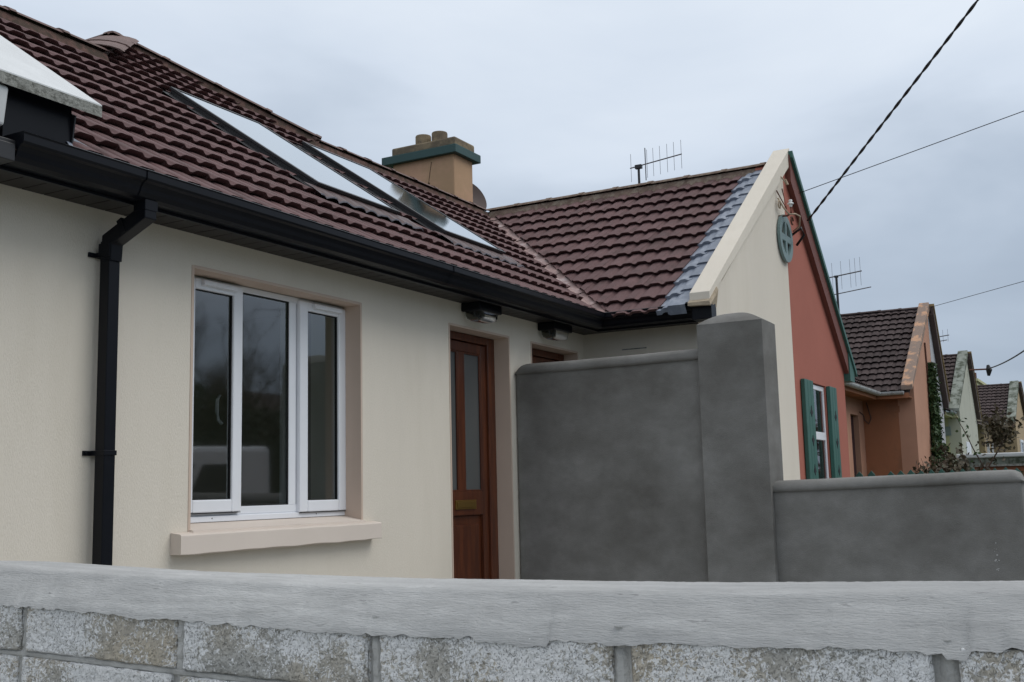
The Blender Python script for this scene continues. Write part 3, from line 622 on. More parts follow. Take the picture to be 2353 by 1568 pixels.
# ------------------------------------------------------------------ white house on the left
wh = thing('white_house', 'white painted house at the left edge with a raked coping slab over the party wall', 'house', (-1, 0, -.5))
a1 = math.radians(34.3); c1, s1 = math.cos(a1), math.sin(a1)
def zl(y, k=0): return 2.56+(y+.3)*math.tan(a1)+k
m = MB(); m.prism([(2.12, -.30, zl(-.30)), (2.12, 2.1, zl(2.1)), (2.12, 2.1, zl(2.1)-.006), (2.12, -.30, zl(-.30)-.006)], (.70, 0, 0)); part('coping_paint_face', m, 'white_paint', wh)
m = MB(); m.prism([(2.122, -.302, zl(-.30)-.0065), (2.122, 2.1, zl(2.1)-.0065), (2.122, 2.1, zl(2.1)-.058), (2.122, -.302, zl(-.30)-.05)], (.697, 0, 0)); part('coping_slab', m, 'coping_edge', wh)
m = MB(); m.prism([(2.05, -.29, zl(-.29)-.06), (2.05, 2.05, zl(2.05)-.06), (2.05, 2.05, 2.0), (2.05, -.001, 2.0), (2.05, -.001, 2.35), (2.05, -.27, 2.37)], (.375, 0, 0)); part('party_wall', m, 'white_paint', wh, bw=.01)
m = MB(); m.box(-6, 2.04, -.002, .3, -.55, 2.3); part('front_wall', m, 'white_paint', wh)
m = MB(); m.box(-6, 2.05, -.12, -.02, 2.3, 2.35); m.prism([(-6, -.33, 2.32), (-6, 2.03, RZ-.02), (-6, 4.5, 2.32)], (8.04, 0, 0)); part('roof', m, 'old_tile', wh)
m = MB(); m.box(1.9, 2.44, -.315, -.19, 2.235, 2.30); m.box(1.9, 2.455, -.30, -.20, 2.30, 2.318); part('gutter', m, 'frame_grey', wh, bw=.004)

# ------------------------------------------------------------------ red house (other half of the gable)
rh = thing('red_house', 'terracotta painted gable half with green shutters and green edged verge', 'house', (10.8, 0, -.5))
RA = (9.80, 4.055); RB = (11.97, 2.235); rs = (RB[1]-RA[1])/(RB[0]-RA[0])
zr_ = lambda x, k=0: RA[1]+(x-RA[0])*rs+k
XR = 11.72
HW = (10.30, 10.86, .80, 1.985)
w = MB(); wall_y(w, XC+.001, XR, -.55, 2.20, YG+.002, YG+.25, [HW]); 
w.prism([(XC+.001, YG+.002, 2.20), (XR, YG+.002, 2.20), (XR, YG+.002, zr_(XR, -.05)), (9.80, YG+.002, zr_(9.80, -.06)), (XC+.001, YG+.002, 3.93)], (0, .248, 0))
w.box(XR-.25, XR-.001, YG+.25, .3, -.55, 2.2)
part('gable_wall', w, 'red', rh)
m = MB(); m.poly([(9.80, -1.16, zr_(9.8, -.16)), (12.02, -1.16, zr_(12.02, -.02)), (12.02, 2.03, zr_(12.02, -.02)), (9.8, 2.03, zr_(9.8, -.16))]); m.poly([(9.80, 2.03, RZ-.02), (9.8, 5, RZ-3*TN), (16, 5, RZ-3*TN), (16, 2.03, RZ)]); m.poly([(9.8, 2.03, RZ), (16, 2.03, RZ), (16, -.3, 2.33), (11.9, -.3, 2.33)])
part('roof', m, 'old_tile', rh)
m = MB(); m.prism([(9.80, YG-.048, zr_(9.8, -.015)), (11.95, YG-.048, zr_(11.95, -.015)), (11.74, YG-.048, zr_(11.74, -.25)), (9.80, YG-.048, zr_(9.80, -.27))], (0, .047, 0)); part('barge_board', m, 'dark_red', rh)
m = MB(); m.prism([(9.81, YG-.075, zr_(9.81, .03)), (12.02, YG-.075, zr_(12.02, .03)), (12.02, YG-.075, zr_(12.02, -.03)), (9.81, YG-.075, zr_(9.81, -.03))], (0, .10, 0)); part('verge_trim', m, 'green', rh)
m = MB(); m.prism([(11.74, YG-.06, 2.10), (11.95, YG-.06, 2.10), (11.95, YG-.06, zr_(11.95, -.04)), (11.74, YG-.06, zr_(11.74, -.04))], (0, .8, 0)); part('eaves_box', m, 'green', rh)
w = MB(); wall_y(w, XR, 15.9, -.55, 2.3, .02, .3); part('front_wall', w, 'red', rh)
def shutter(x0, x1):
    m = MB(); n = 3; wd_ = (x1-x0)/n
    s = part('shutter', MB().box(x0, x1, YG-.030, YG-.004, .72, .74), 'green', rh)
    for i in range(n):
        part('shutter_board', MB().box(x0+i*wd_+.002, x0+(i+1)*wd_-.002, YG-.040, YG-.004, .70, 1.985), 'green', s, bw=.004)
    # dark cut outs: spade, inverted spade, spade
    for zc_, fl in ((1.70, 1), (1.43, -1), (1.17, 1)):
        xc = (x0+x1)/2+.03; f = fl
        pts = [(-.006, -.05), (-.014, -.028), (-.042, -.020), (-.034, .002), (-.012, .018), (0, .05), (.012, .018), (.034, .002), (.042, -.020), (.014, -.028), (.006, -.05)]
        part('cut_out', MB().prism([(xc+px, YG-.0435, zc_+pz*f) for px, pz in pts], (0, .006, 0)), 'gasket', s)
shutter(9.890, 10.205); shutter(10.86, 11.15)
m = MB(); rect_frame(m, 10.30, 10.86, .80, 1.975, .05, .042, .05, .045, YG+.020, YG+.07); m.box(10.35, 10.818, YG+.016, YG+.07, 1.455, 1.53)
wn = part('window', m, 'upvc_white', rh, bw=.004)
part('glass_pane', MB().quad((10.33, YG+.030, .82), (10.83, YG+.030, .82), (10.83, YG+.030, 1.96), (10.33, YG+.030, 1.96)), 'glass', wn)
m = MB(); pts = [(10.31+i*.02, YG+.17+.014*math.sin(i*1.7)) for i in range(27)]; m.sweep([[(x, y, .8) for x, y in pts], [(x, y, 1.96) for x, y in pts]]); part('curtain', m, 'curtain', wn)
part('window_board', MB().box(10.28, 10.88, YG+.12, YG+.30, 1.02, 1.045), 'upvc_white', wn)
# chimney
CX0, CX1, CY0, CY1 = 9.50, 9.88, 2.24, 3.02
m = MB(); m.box(CX0, CX1, CY0, CY1, 3.4, 4.60); chm = part('chimney', m, 'tan', rh, bw=.012)
part('chimney_band', MB().box(CX0-.055, CX1+.085, CY0-.055, CY1+.11, 4.565, 4.655), 'teal', chm, bw=.006)
part('chimney_top', MB().box(CX0-.01, CX1+.02, CY0-.02, CY1+.01, 4.655, 4.755), 'tan_weathered', chm, bw=.02)
for y in (2.745, 2.535):
    m = MB(); px = CX0+.19; ro = [(px+.086*math.cos(a), y+.086*math.sin(a)) for a in [2*math.pi*i/20 for i in range(20)]]; ri = [(px+(x-px)*.8, y+(yy-y)*.8) for x, yy in ro]
    m.sweep([[(x, yy, 4.75) for x, yy in ro], [(x, yy, 4.885) for x, yy in ro], [(x, yy, 4.895) for x, yy in [(px+(x-px)*.96, y+(yy-y)*.96) for x, yy in ro]], [(x, yy, 4.89) for x, yy in ri], [(x, yy, 4.76) for x, yy in ri]], closed=True)
    part('chimney_pot', m, 'tan_weathered', chm, smooth=False)
m = MB(); cp = [(CX0-.0015, 2.52, 4.52), (CX0-.0015, 2.54, 4.42), (CX0-.0015, 2.555, 4.33), (CX0-.0015, 2.56, 4.22), (CX0-.0015, 2.565, 4.10)]
m.tube(cp, .003, 5); m.tube([(CX0-.003, 2.556, 4.30), (CX0-.003, 2.557, 4.29)], .010, 6); part('render_crack', m, 'crack', chm)
# satellite dish beside the chimney
m = MB(); rows = []
dc = Vector((10.0, 2.36, 4.20)); dn_ = Vector((-.20, -.75, .30)).normalized(); da = dn_.cross(Vector((0, 0, 1))).normalized(); db = da.cross(dn_)
for k in range(6):
    r_ = .20*k/5; rows.append([dc+dn_*(r_*r_*1.4)+(da*math.cos(t)+db*math.sin(t))*max(r_, .002) for t in [2*math.pi*i/28 for i in range(28)]])
m.sweep(rows, closed=True)
sdh = thing('satellite_dish', 'dark round satellite dish peeping out behind the tan chimney', 'satellite dish', tuple(dc))
part('dish', m, 'verge_brown', sdh, smooth=True)
part('dish_arm', MB().tube([dc, (9.92, 2.5, 4.15), (9.89, 2.5, 4.15)], .014, 6), 'steel', sdh)
# round ornament
oc = Vector((9.585, YG-.022, 3.215))
orn = thing('wheel_ornament', 'grey-green wheel shaped ornament fixed at the centre of the gable', 'ornament', tuple(oc))
m = MB(); rows = []
for i in range(40):
    t = 2*math.pi*i/40; d = Vector((math.cos(t), 0, math.sin(t))); rows.append([oc+d*.215+Vector((0, -.012, 0)), oc+d*.215+Vector((0, .012, 0)), oc+d*.150+Vector((0, .012, 0)), oc+d*.150+Vector((0, -.012, 0))])
rows.append(rows[0]); m.sweep(rows, closed=True); part('rim', m, 'green_grey', orn)
part('crossbar', MB().box(oc.x-.16, oc.x+.16, oc.y-.010, oc.y+.011, oc.z-.032, oc.z+.032), 'green_grey', orn, bw=.004)
part('crossbar', MB().box(oc.x-.026, oc.x+.026, oc.y-.011, oc.y+.010, oc.z-.16, oc.z+.16), 'green_grey', orn, bw=.004)
# insulators and hooks
def insulator(x, y, z, s, lab, m1='porcelain'):
    t = thing('insulator', lab, 'insulator', (x, y, z), 'cable fittings on the gable')
    m = MB(); rr = [(0.0, .07), (.022, .066), (.026, .05), (.018, .04), (.022, .032), (.040, .022), (.042, .010), (.020, .004), (.022, -.02), (.012, -.03)]
    rows = [[(x+r_*s*math.cos(a), y+r_*s*math.sin(a), z+h*s) for a in [2*math.pi*i/14 for i in range(14)]] for r_, h in rr]
    m.sweep(rows, closed=True); part('insulator_body', m, m1, t, smooth=True)
    m = MB().tube([(x, y, z-.02*s), (x, y, z-.075), (x-.02, y+.03, z-.10), (x-.05, YG, z-.10)], .009, 7); part('pin', m, 'iron', t, smooth=True)
    return t
insulator(9.53, -1.24, 3.50, .68, 'white porcelain insulator on an iron pin above the wheel ornament')
t = thing('cable_bracket', 'rusty iron bracket with curled ends holding the service cable on the gable', 'bracket', (9.7, YG, 3.42))
part('bracket_arm', MB().tube([(9.42, YG-.02, 3.55), (9.44, YG-.06, 3.46), (9.50, YG-.09, 3.41), (9.60, YG-.12, 3.43), (9.72, YG-.13, 3.43), (9.80, YG-.10, 3.36), (9.84, YG-.03, 3.33)], .0075, 7), 'hook', t, smooth=True)
part('bracket_scroll', MB().tube([(9.55+.035*math.cos(a), YG-.10, 3.36+.035*math.sin(a)) for a in [i*.5 for i in range(11)]], .008, 6), 'iron', t, smooth=True)
part('bracket_stay', MB().tube([(9.42, YG-.01, 3.62), (9.50, YG-.07, 3.46), (9.46, YG-.05, 3.64)], .006, 6), 'iron', t)
part('cable_clamp', MB().tube([(9.86, YG-.01, 3.30), (9.87, YG-.10, 3.36), (9.83, YG-.13, 3.28), (9.86, YG-.05, 3.20)], .012, 6), 'cable', t, smooth=True)
t = thing('cable_hook', 'small curled hook high on the red strip under the gable peak', 'hook', (9.6, YG, 3.8))
part('hook', MB().tube([(9.50, YG-.005, 3.80), (9.50, YG-.05, 3.74), (9.56, YG-.07, 3.70), (9.64, YG-.06, 3.72), (9.68, YG-.03, 3.78)], .007, 7), 'hook', t, smooth=True)
t = thing('wall_ring', 'small cream ring fixed to the gable just above the wheel ornament', 'ring', (9.42, YG, 3.49))
part('ring', MB().tube([(9.42+.034*math.cos(a), YG-.03, 3.49+.034*math.sin(a)) for a in [i*math.pi/8 for i in range(17)]], .007, 6), 'hook', t, smooth=True)

# ------------------------------------------------------------------ far houses
def far_house(name, label, xl, xc, xr, yg, yf, zap, zev, side_m, gl_m, gr_m, cop_m, gut_m, front_m, x_start, x_end, verge_m='verge_brown', edge_m='verge_edge', gw=.193, xrev=None, door=None, cop_w=.17, tcap=300, front_tiles=True):
    h = thing(name, label, 'house', (xc, 0, -.5))
    xe = xl-.28; xv = xrev or 2*xc-xe; pr_ = (zap-zev)/(xc-xe); ph = math.atan(pr_); cp, sp = math.cos(ph), math.sin(ph); ye = yf-.28; ry = ye+(zap-zev)/pr_
    m = MB(); m.box(xl, xl+.25, yg+.004, yf, -.55, zev-.05); part('side_wall', m, side_m, h)
    zz = lambda x: zev+(x-xe)*pr_
    m = MB(); m.prism([(xl-.002, yg, -.55), (xc-.05, yg, -.55), (xc-.05, yg, zz(xc-.05)-.03), (xl-.002, yg, zz(xl)-.03)], (0, .25, 0)); part('gable_wall', m, gl_m, h)
    m = MB(); m.prism([(xc-.049, yg+.003, -.55), (xr, yg+.003, -.55), (xr, yg+.003, zap-(xr-xc)*(zap-zev)/(xv-xc)-.03), (xc, yg+.003, zap-.03)], (0, .25, 0)); m.box(xr-.25, xr, yg+.25, yf, -.55, zev-.05); part('gable_wall', m, gr_m, h)
    w = MB(); hl = [door] if door else []
    wall_y(w, x_start, xl, -.55, zev-.04, yf, yf+.3, hl); part('front_wall', w, front_m, h)
    w = MB(); w.box(xr, x_end, yf, yf+.3, -.55, zev-.04); part('front_wall', w, front_m, h)
    m = MB(); d_ = .04
    D = lambda pts: [(x, y, z-d_) for x, y, z in pts]
    m.poly(D([(xe, ye, zev), (xe, yg+.02, zev), (xc, yg+.02, zap), (xc, ry, zap)])); m.poly(D([(xc, yg-.05, zap), (xv, yg-.05, zev), (xv, ye, zev), (xc, ry, zap)]))
    m.poly(D([(x_start, ye, zev), (xe, ye, zev), (xc, ry, zap), (x_start, ry, zap)])); m.poly(D([(xv, ye, zev), (x_end, ye, zev), (x_end, ry, zap), (xc, ry, zap)])); m.poly(D([(x_start, ry, zap), (x_end, ry, zap), (x_end, 2*ry-ye, zev), (x_start, 2*ry-ye, zev)]))
    rf = part('roof', m, 'old_tile', h)
    F = frame((xe, 0, zev), (0, -1, 0), (cp, 0, sp)); V = (zap-zev)/sp; nr = int(V/gw)+1
    umax = -(yg+.10)
    put_tiles(rf, F, umax-TW*16, umax, gw, nr, [(1, cp, ye-.02), (0, -1, V-.03)], 'old_tile', jit=.004, cap=tcap)
    if front_tiles:
        F2 = frame((0, ye, zev), (1, 0, 0), (0, cp, sp))
        put_tiles(rf, F2, xe-TW*10, xe+(xc-xe), gw, nr, [(-1, cp, xe-.02), (0, -1, V-.03)], 'old_tile', jit=.004, cap=140)
    ridge_caps(rf, (xc, yg+.08, zap+.02), (xc, ry, zap+.02), mname='old_tile', bedm='old_tile', r=.075)
    m = MB(); k = .11; m.prism([(xe-.02, yg-.03, zev+k-.01), (xc+.03, yg-.03, zap+k), (xc+.03, yg-.03, zap-.04), (xe-.02, yg-.03, zev+.02)], (0, cop_w, 0)); part('gable_coping', m, cop_m, h, bw=.01)
    m = MB(); m.prism([(xc+.035, yg-.09, zap+.03), (xv, yg-.09, zev+.03), (xv-.1, yg-.09, zev-.08), (xc+.035, yg-.09, zap-.12)], (0, .10, 0)); part('barge_board', m, verge_m, h)
    m = MB(); m.prism([(xc+.04, yg-.11, zap+.075), (xv+.03, yg-.11, zev+.075), (xv+.03, yg-.11, zev+.035), (xc+.04, yg-.11, zap+.035)], (0, .12, 0)); part('verge_edge', m, edge_m, h)
    # gutter: half round, mitred
    r_ = .055; pr = [(r_*math.cos(a), r_*math.sin(a)) for a in [math.pi+math.pi*i/8 for i in range(9)]]
    pr = pr+[(x*.8, z*.8) for x, z in reversed(pr)]
    xg, yg2, zg = xe-.03, ye-.03, zev+.005
    m = MB(); m.sweep([[(x_start, yg2-o, zg+z) for o, z in pr], [(xg-o, yg2-o, zg+z) for o, z in pr], [(xg-o, yg+.10, zg+z) for o, z in pr]], closed=True); m.poly([(xg-o, yg+.10, zg+z) for o, z in pr[:9]]); part('gutter', m, gut_m, h)
    m = MB(); m.box(x_start, xe+.02, ye+.01, ye+.03, zev-.10, zev-.02); m.box(xe, xe+.02, yg+.03, ye+.01, zev-.10, zev-.02); m.box(x_start, xe+.02, ye+.03, yf-.001, zev-.09, zev-.08); m.box(xe+.02, xl-.001, yg+.03, yf-.001, zev-.09, zev-.08); part('fascia', m, side_m, h)
    return h
h2 = far_house('orange_house', 'orange rendered house with a stained coping, ivy and pale orange and grey gable', 18.0, 20.1, 21.15, -.85, -.06, 4.03, 2.42, 'orange', 'orange_light', 'pale_grey', 'orange_cop', 'gutter_white', 'orange_light', 13.2, 24.5, door=(17.05, 17.62, 0, 2.08), xrev=21.25)
part('door', MB().box(17.05, 17.62, .02, .06, 0, 2.08), 'plum', h2)
part('air_vent', MB().box(17.992, 18.0, -.62, -.40, 2.12, 2.22), 'orange', h2, label='small painted air vent')
part('hanging_cable', MB().tube([(17.99, -.12, 2.30), (17.985, -.18, 2.05), (17.99, -.14, 1.96), (17.985, -.08, 2.02), (17.98, -.065, 2.1), (17.7, -.065, 2.14)], .008, 5), 'verge_brown', h2)
part('window', MB().box(19.4, 19.68, -.853, -.845, .9, 2.02), 'plum', h2)
m = MB(); m.box(20.15, 20.5, -.95, -.86, -.3, .98); m.prism([(20.10, -.98, .98), (20.6, -.98, .98), (20.25, -.98, 1.22), (20.10, -.98, 1.22)], (0, .12, 0)); part('buttress', m, 'pale_grey', h2)
h3 = far_house('pale_yellow_house', 'pale yellow house with mossy coping behind the rose bush', 25.9, 28.0, 29.1, -.55, -.17, 4.0, 2.50, 'pale_yellow', 'pale_yellow_grey', 'pale_yellow_grey', 'moss', 'gutter_grey', 'pale_yellow', 24.6, 32.5, gw=.20, cop_w=.22, xrev=29.2)
part('gas_box', MB().box(25.87, 25.9, -.34, -.20, 2.02, 2.22), 'gutter_grey', h3)
part('window', MB().box(26.6, 27.4, -.56, -.552, .9, 1.9), 'upvc_white', h3)
h4 = far_house('beige_house', 'farthest beige house with dark roof and speckled coping at the right edge', 35.0, 37.0, 39.0, -.95, -.33, 3.93, 2.62, 'beige', 'beige', 'beige', 'moss', 'gutter_white', 'beige', 32.6, 44, gw=.20, cop_w=.25)
for (a, b) in ((33.0, 33.45), (34.1, 34.5)):
    f = part('window', rect_frame(MB(), a, b, .9, 2.1, .07, .07, .07, .07, -.36, -.332), 'upvc_white', h4); part('glass_pane', MB().quad((a, -.34, .9), (b, -.34, .9), (b, -.34, 2.1), (a, -.34, 2.1)), 'glass', f)
f = part('window', rect_frame(MB(), 35.9, 37.0, 1.0, 2.2, .08, .08, .08, .08, -.98, -.952), 'upvc_white', h4); part('glass_pane', MB().quad((35.9, -.96, 1.0), (37, -.96, 1.0), (37, -.96, 2.2), (35.9, -.96, 2.2)), 'glass', f)
h5 = thing('end_house', 'distant house whose yellow chimney with red pots shows above the beige house roof', 'house', (56, 2, -.5))
m = MB(); m.box(50, 64, 0, 6, -.55, 3.3); part('wall', m, 'beige', h5)
m = MB(); m.prism([(50, -.3, 3.3), (50, 6.3, 3.3), (50, 3, 4.6)], (14, 0, 0)); rf5 = part('roof', m, 'old_tile', h5)
part('chimney', MB().box(53.2, 57.6, 1.9, 2.9, 3.6, 5.42), 'pale_yellow', rf5); part('chimney_cap', MB().box(52.9, 58.0, 1.8, 3.0, 5.42, 5.53), 'pale_yellow', rf5)
for (x, y) in ((54.8, 2.3),): part('chimney_pot', MB().tube([(x, y, 5.5), (x, y, 5.95)], .26, 10), 'pot_red', rf5)
t = part('chimney_pot', MB().tube([(37.0, .55, 4.0), (37.0, .55, 4.16)], .085, 10), 'pot_red', h4)

# ------------------------------------------------------------------ grey rendered walls
def rnd_cap(m, x0, x1, ya, yb, z, th, ov=.012, n=60, z_at=None, round_end=None):
    rows = []; w2 = (x1-x0)/2+ov; cx = (x0+x1)/2
    for i in range(n+1):
        y = ya+(yb-ya)*i/n; dz = (z_at(y) if z_at else z); s = 1.0
        if round_end:
            d = abs(y-round_end); R = .075
            if d < R: s = math.sqrt(max(0.0, 1-((R-d)/R)**2))
        q = .002*noise.noise(Vector((x0*5, y*4, 1)))
        top = dz-th*(1-s)*1.0
        pr = [(-w2, dz-th-.0), (-w2-.001, dz-th+.020*s), (-w2+.004, dz-th+(th-.03)*s), (-w2+.020, top-.010), (-w2+.05, top-.001), (0, top+.003), (w2-.05, top-.001), (w2-.020, top-.010), (w2-.004, dz-th+(th-.03)*s), (w2, dz-th)]
        rows.append([(cx+a+q, y, b+q) for a, b in pr])
    m.sweep(rows, closed=True); m.poly(rows[0]); m.poly(rows[-1][::-1]); return m
gw_ = thing('yard_wall', 'tall grey cement rendered wall between the brown doors and the pillar', 'wall', (6.72, -.7, -.5))
m = MB(); m.box(6.625, 6.825, -1.36, -.008, -.5, 1.862); part('wall_body', m, 'render_dark', gw_, bw=.012)
m = MB(); rnd_cap(m, 6.625, 6.825, -.006, -1.36, 1.918, .073, round_end=-.006, z_at=lambda y: 1.914+.003*math.sin(y*3)); part('wall_cap', m, 'render_dark', gw_, smooth=True)
pl = thing('gate_pillar', 'square grey rendered pillar with a shallow pyramid cap', 'pillar', (6.72, -1.57, -.5))
PXa, PXb, PYa, PYb = 6.575, 6.87, -1.765, -1.345
m = MB(); m.box(PXa, PXb, PYa, PYb, -.5, 2.055); part('pillar_shaft', m, 'render_dark', pl, bw=.004)
m = MB(); rows = []; n = 9
cxp, cyp = (PXa+PXb)/2, (PYa+PYb)/2
for k in range(n+1):
    s = 1-k/n*.96; z = 2.054+.075*(1-(s**2.0)) ; rows.append([(cxp+(PXb-PXa)/2*s*a, cyp+(PYb-PYa)/2*s*b, z) for a, b in ((-1, -1), (0, -1.0), (1, -1), (1, 0), (1, 1), (0, 1), (-1, 1), (-1, 0))])
m.sweep(rows, closed=True); m.poly(rows[-1]); part('pillar_cap', m, 'render_dark', pl, smooth=True)
lw = thing('low_wall', 'low grey cement rendered wall running from the pillar to the right', 'wall', (6.72, -2.5, -.5))
m = MB(); m.prism([(6.63, -3.135, -.5), (6.63, -1.755, -.5), (6.63, -1.755, 1.025), (6.63, -3.135, 1.054)], (.2, 0, 0)); part('wall_body', m, 'render_dark', lw, bw=.012)
zt_ = lambda y: 1.066+(-1.8-y)*.022
m = MB(); rnd_cap(m, 6.63, 6.83, -3.15, -1.755, 1.08, .065, round_end=-3.15, z_at=zt_); part('wall_cap', m, 'render_dark', lw, smooth=True)
for (y, z, r_) in ((-2.62, .38, .018), (-2.88, .30, .016), ):
    part('patch', MB().tube([(6.6275, y, z), (6.629, y, z)], r_, 10), 'mortar', lw)
m = MB()
for i in range(16):
    z = .70-.32*i/26*rnd.uniform(.6, 1.1); y = -2.98+.02*noise.noise(Vector((i*.7, 0, 0)))+rnd.uniform(-.008, .008); r_ = rnd.uniform(.001, .0055)
    m.tube([(6.6275, y, z), (6.629, y, z)], r_, 6)
part('white_drip', m, 'cap', lw)

# ------------------------------------------------------------------ foreground block wall
bw_ = thing('block_wall', 'pale concrete block garden wall with a rounded cement cap across the foreground', 'wall', (1.65, -2.6, -.5))
def lerp(tab, x):
    for (a, va), (b, vb) in zip(tab, tab[1:]):
        if a <= x <= b: return va+(vb-va)*(x-a)/(b-a)
    return tab[0][1] if x < tab[0][0] else tab[-1][1]
ZT = [(-5, .935), (-3.51, .9085), (-3.10, .8975), (-2.66, .8945), (-2.37, .8945), (-1.95, .900), (-1.53, .913), (0, .925)]
ZB = [(-5, .838), (-3.51, .829), (-2.95, .817), (-2.50, .809), (-2.04, .819), (-1.60, .832), (0, .84)]
rows = []; y = -4.9
while y < 0.0:
    fine = -3.75 < y < -1.35
    zt0, zb0 = lerp(ZT, y), lerp(ZB, y)
    rag = .006*noise.noise(Vector((0, y*9, 0)))+.005*noise.noise(Vector((3, y*31, 0)))+.003*noise.noise(Vector((3, y*70, 0)))+.0012*noise.noise(Vector((3, y*190, 0)))
    if noise.noise(Vector((9, y*4.5, 0))) > .25: rag -= .008
    row = []; n = 26
    for k in range(n+1):
        t = k/n       # from lower front edge, over the top, to the lower back edge
        if t < .30: x, z = 1.5455+.048*(t/.30)**1.3, zb0+rag*(1-t/.30)+(zt0-.016-zb0)*t/.30
        elif t < .75:
            s = (t-.30)/.45; a = math.pi*(1-s); x = 1.665+.0715*math.cos(a)
            z = zt0-.016+.016*math.sin(a)
        else: s = (t-.75)/.25; x, z = 1.7365+.03*s, zt0-.016-(zt0-.016-.81)*s
        p = Vector((x, y, z)); d = noise.noise(Vector((x*9, y*3, z*9)))*.0022+noise.noise(Vector((x*60, y*22, z*60)))*.0006+noise.noise(Vector((x*150, y*120, z*150)))*.0006
        row.append((x-d if t < .5 else x+d*.3, y, z+d))
    rows.append(row); y += .006 if fine else .04
m = MB(); m.sweep(rows); m.poly(rows[0]); m.poly(rows[-1][::-1]); part('wall_cap', m, 'cap', bw_, smooth=True, label='rounded grey cement cap')
# mortar body behind the block faces
m = MB(); m.box(1.564, 1.755, -4.88, -.01, -.5, .826); part('mortar_core', m, 'mortar', bw_)
def block_mesh(seed, L_, H_, fine):
    m = MB(); ny, nz = (112, 26) if fine else (6, 3); R = .007; rows = []
    for i in range(ny+1):
        y = -L_/2+L_*i/ny; row = []
        for k in range(nz+1):
            z = -H_/2+H_*k/nz
            e = min(L_/2-abs(y), H_/2-abs(z)); x = 0.0
            if e < R: x = R-math.sqrt(max(0, R*R-(R-e)**2))
            if fine:
                p = Vector((seed*7.3, y*1.0, z))
                x += noise.fractal(p*30, .9, 2.1, 4)*.0030 + max(0, noise.noise(p*150+Vector((5, 0, 0)))-.12)*.0060
                z2 = z+.0022*noise.noise(Vector((seed, y*26, k > nz/2)))*(abs(z)/(H_/2))**4; y2 = y+.002*noise.noise(Vector((seed+4, z*40, y > 0)))*(abs(y)/(L_/2))**8
            else: y2, z2 = y, z
            row.append((x, y2, z2))
        rows.append(row)
    m.sweep(rows)
    m.f = [f[::-1] for f in m.f]
    b = [(.19, yy, zz) for yy, zz in ((-L_/2, -H_/2), (L_/2, -H_/2), (L_/2, H_/2), (-L_/2, H_/2))]
    f = [(0.008, yy, zz) for _, yy, zz in b]
    for i in range(4): m.quad(f[i], f[(i+1) % 4], b[(i+1) % 4], b[i])
    return m.mesh('concrete_block', 'block', smooth=False)
J = [-5.22, -4.77, -4.32, -3.868, -3.416, -2.952, -2.503, -2.048, -1.606, -1.16, -.71, -.26]
coarse = block_mesh(99, .428, .094, False); hi = [block_mesh(s, .426, .097, True) for s in range(9)]
pitch_ = .1085
for c in range(12):
    for i in range(len(J)-1):
        ya, yb = J[i]+(0 if c % 2 == 0 else .012), J[i+1]+(0 if c % 2 == 0 else .012)
        if ya < -4.88: continue
        yc = (ya+yb)/2; fine = c < 2 and -3.9 < yc < -1.2
        zoff = lerp(ZB, yc)-.820; zc_ = .827-.049-c*pitch_+zoff*(1 if c < 3 else 0)
        me = hi[(i*2+c*3) % 9] if fine else coarse
        o = link('concrete_block', me, bw_); o.location = Vector((1.5505+rnd.uniform(-.002, .002), yc, zc_))-base(bw_)
        o.rotation_euler = ((lerp(ZB, yb)-lerp(ZB, ya))/(yb-ya) if c < 3 else 0, 0, 0)
        if c == 0:    # mortar perpend between blocks
            pass
# irregular mortar in the joints
m = MB()
for j in J[2:]:
    rows = []
    for k in range(24):
        z = .60+.24*k/23; w0 = .010+.003*noise.noise(Vector((j*5, z*50, 0))); d = .006*noise.noise(Vector((j, z*60, 2)))
        rows.append([(1.5655, j-w0-.004, z), (1.5585+d, j-w0*.5, z), (1.557+d, j+w0*.4, z), (1.5655, j+w0+.004, z)])
    m.sweep(rows)
for c in range(2):
    rows = []; y = -3.8
    while y < -1.3:
        z0 = .827-.098-.0055+(lerp(ZB, y)-.820)-c*pitch_; d = .004*noise.noise(Vector((y*30, c, 0))); w0 = .0065
        rows.append([(1.5655, y, z0-w0-.006), (1.557+d, y, z0-w0*.5), (1.5565+d, y, z0+w0*.4), (1.566, y, z0+w0+.004)]); y += .012
    m.sweep(rows)
part('mortar_joint', m, 'mortar', bw_)

# ------------------------------------------------------------------ fence, garden walls and plants between the houses
fc = thing('picket_fence', 'green painted picket fence with pointed tops behind the low grey wall', 'fence', (12.6, -2.2, -.5))
for i, y in enumerate([-1.05, -1.18]+[-1.385-.105*k for k in range(22)]):
    z = 1.165+.006*math.sin(i*2.1)
    m = MB(); m.prism([(12.59, y-.038, -.3), (12.59, y+.038, -.3), (12.59, y+.038, z-.045), (12.59, y, z), (12.59, y-.038, z-.045)], (.02, 0, 0)); part('picket', m, 'green', fc)
part('rail', MB().box(12.612, 12.65, -3.8, -1.0, .75, .84), 'green', fc); part('rail', MB().box(12.612, 12.65, -3.8, -1.0, .05, .14), 'green', fc)
gw1 = solo('garden_wall', MB().box(22.0, 22.25, -3.4, -.9, -.5, 1.44), 'moss', 'mossy grey garden wall with a white capping in front of the far houses', 'wall', loc=(22.1, -2.2, -.5))
part('white_capping', MB().box(21.93, 22.32, -3.4, -.9, 1.44, 1.52), 'white_paint', gw1, bw=.02)
gw2 = solo('brick_wall', MB().box(17.0, 17.2, -3.4, -1.75, -.5, 1.225), 'brick_red', 'low red brick garden wall with a pale edge at the right', 'wall', loc=(17.1, -2.6, -.5))
part('wall_capping', MB().box(16.97, 17.23, -3.4, -1.74, 1.225, 1.255), 'coping_edge', gw2)
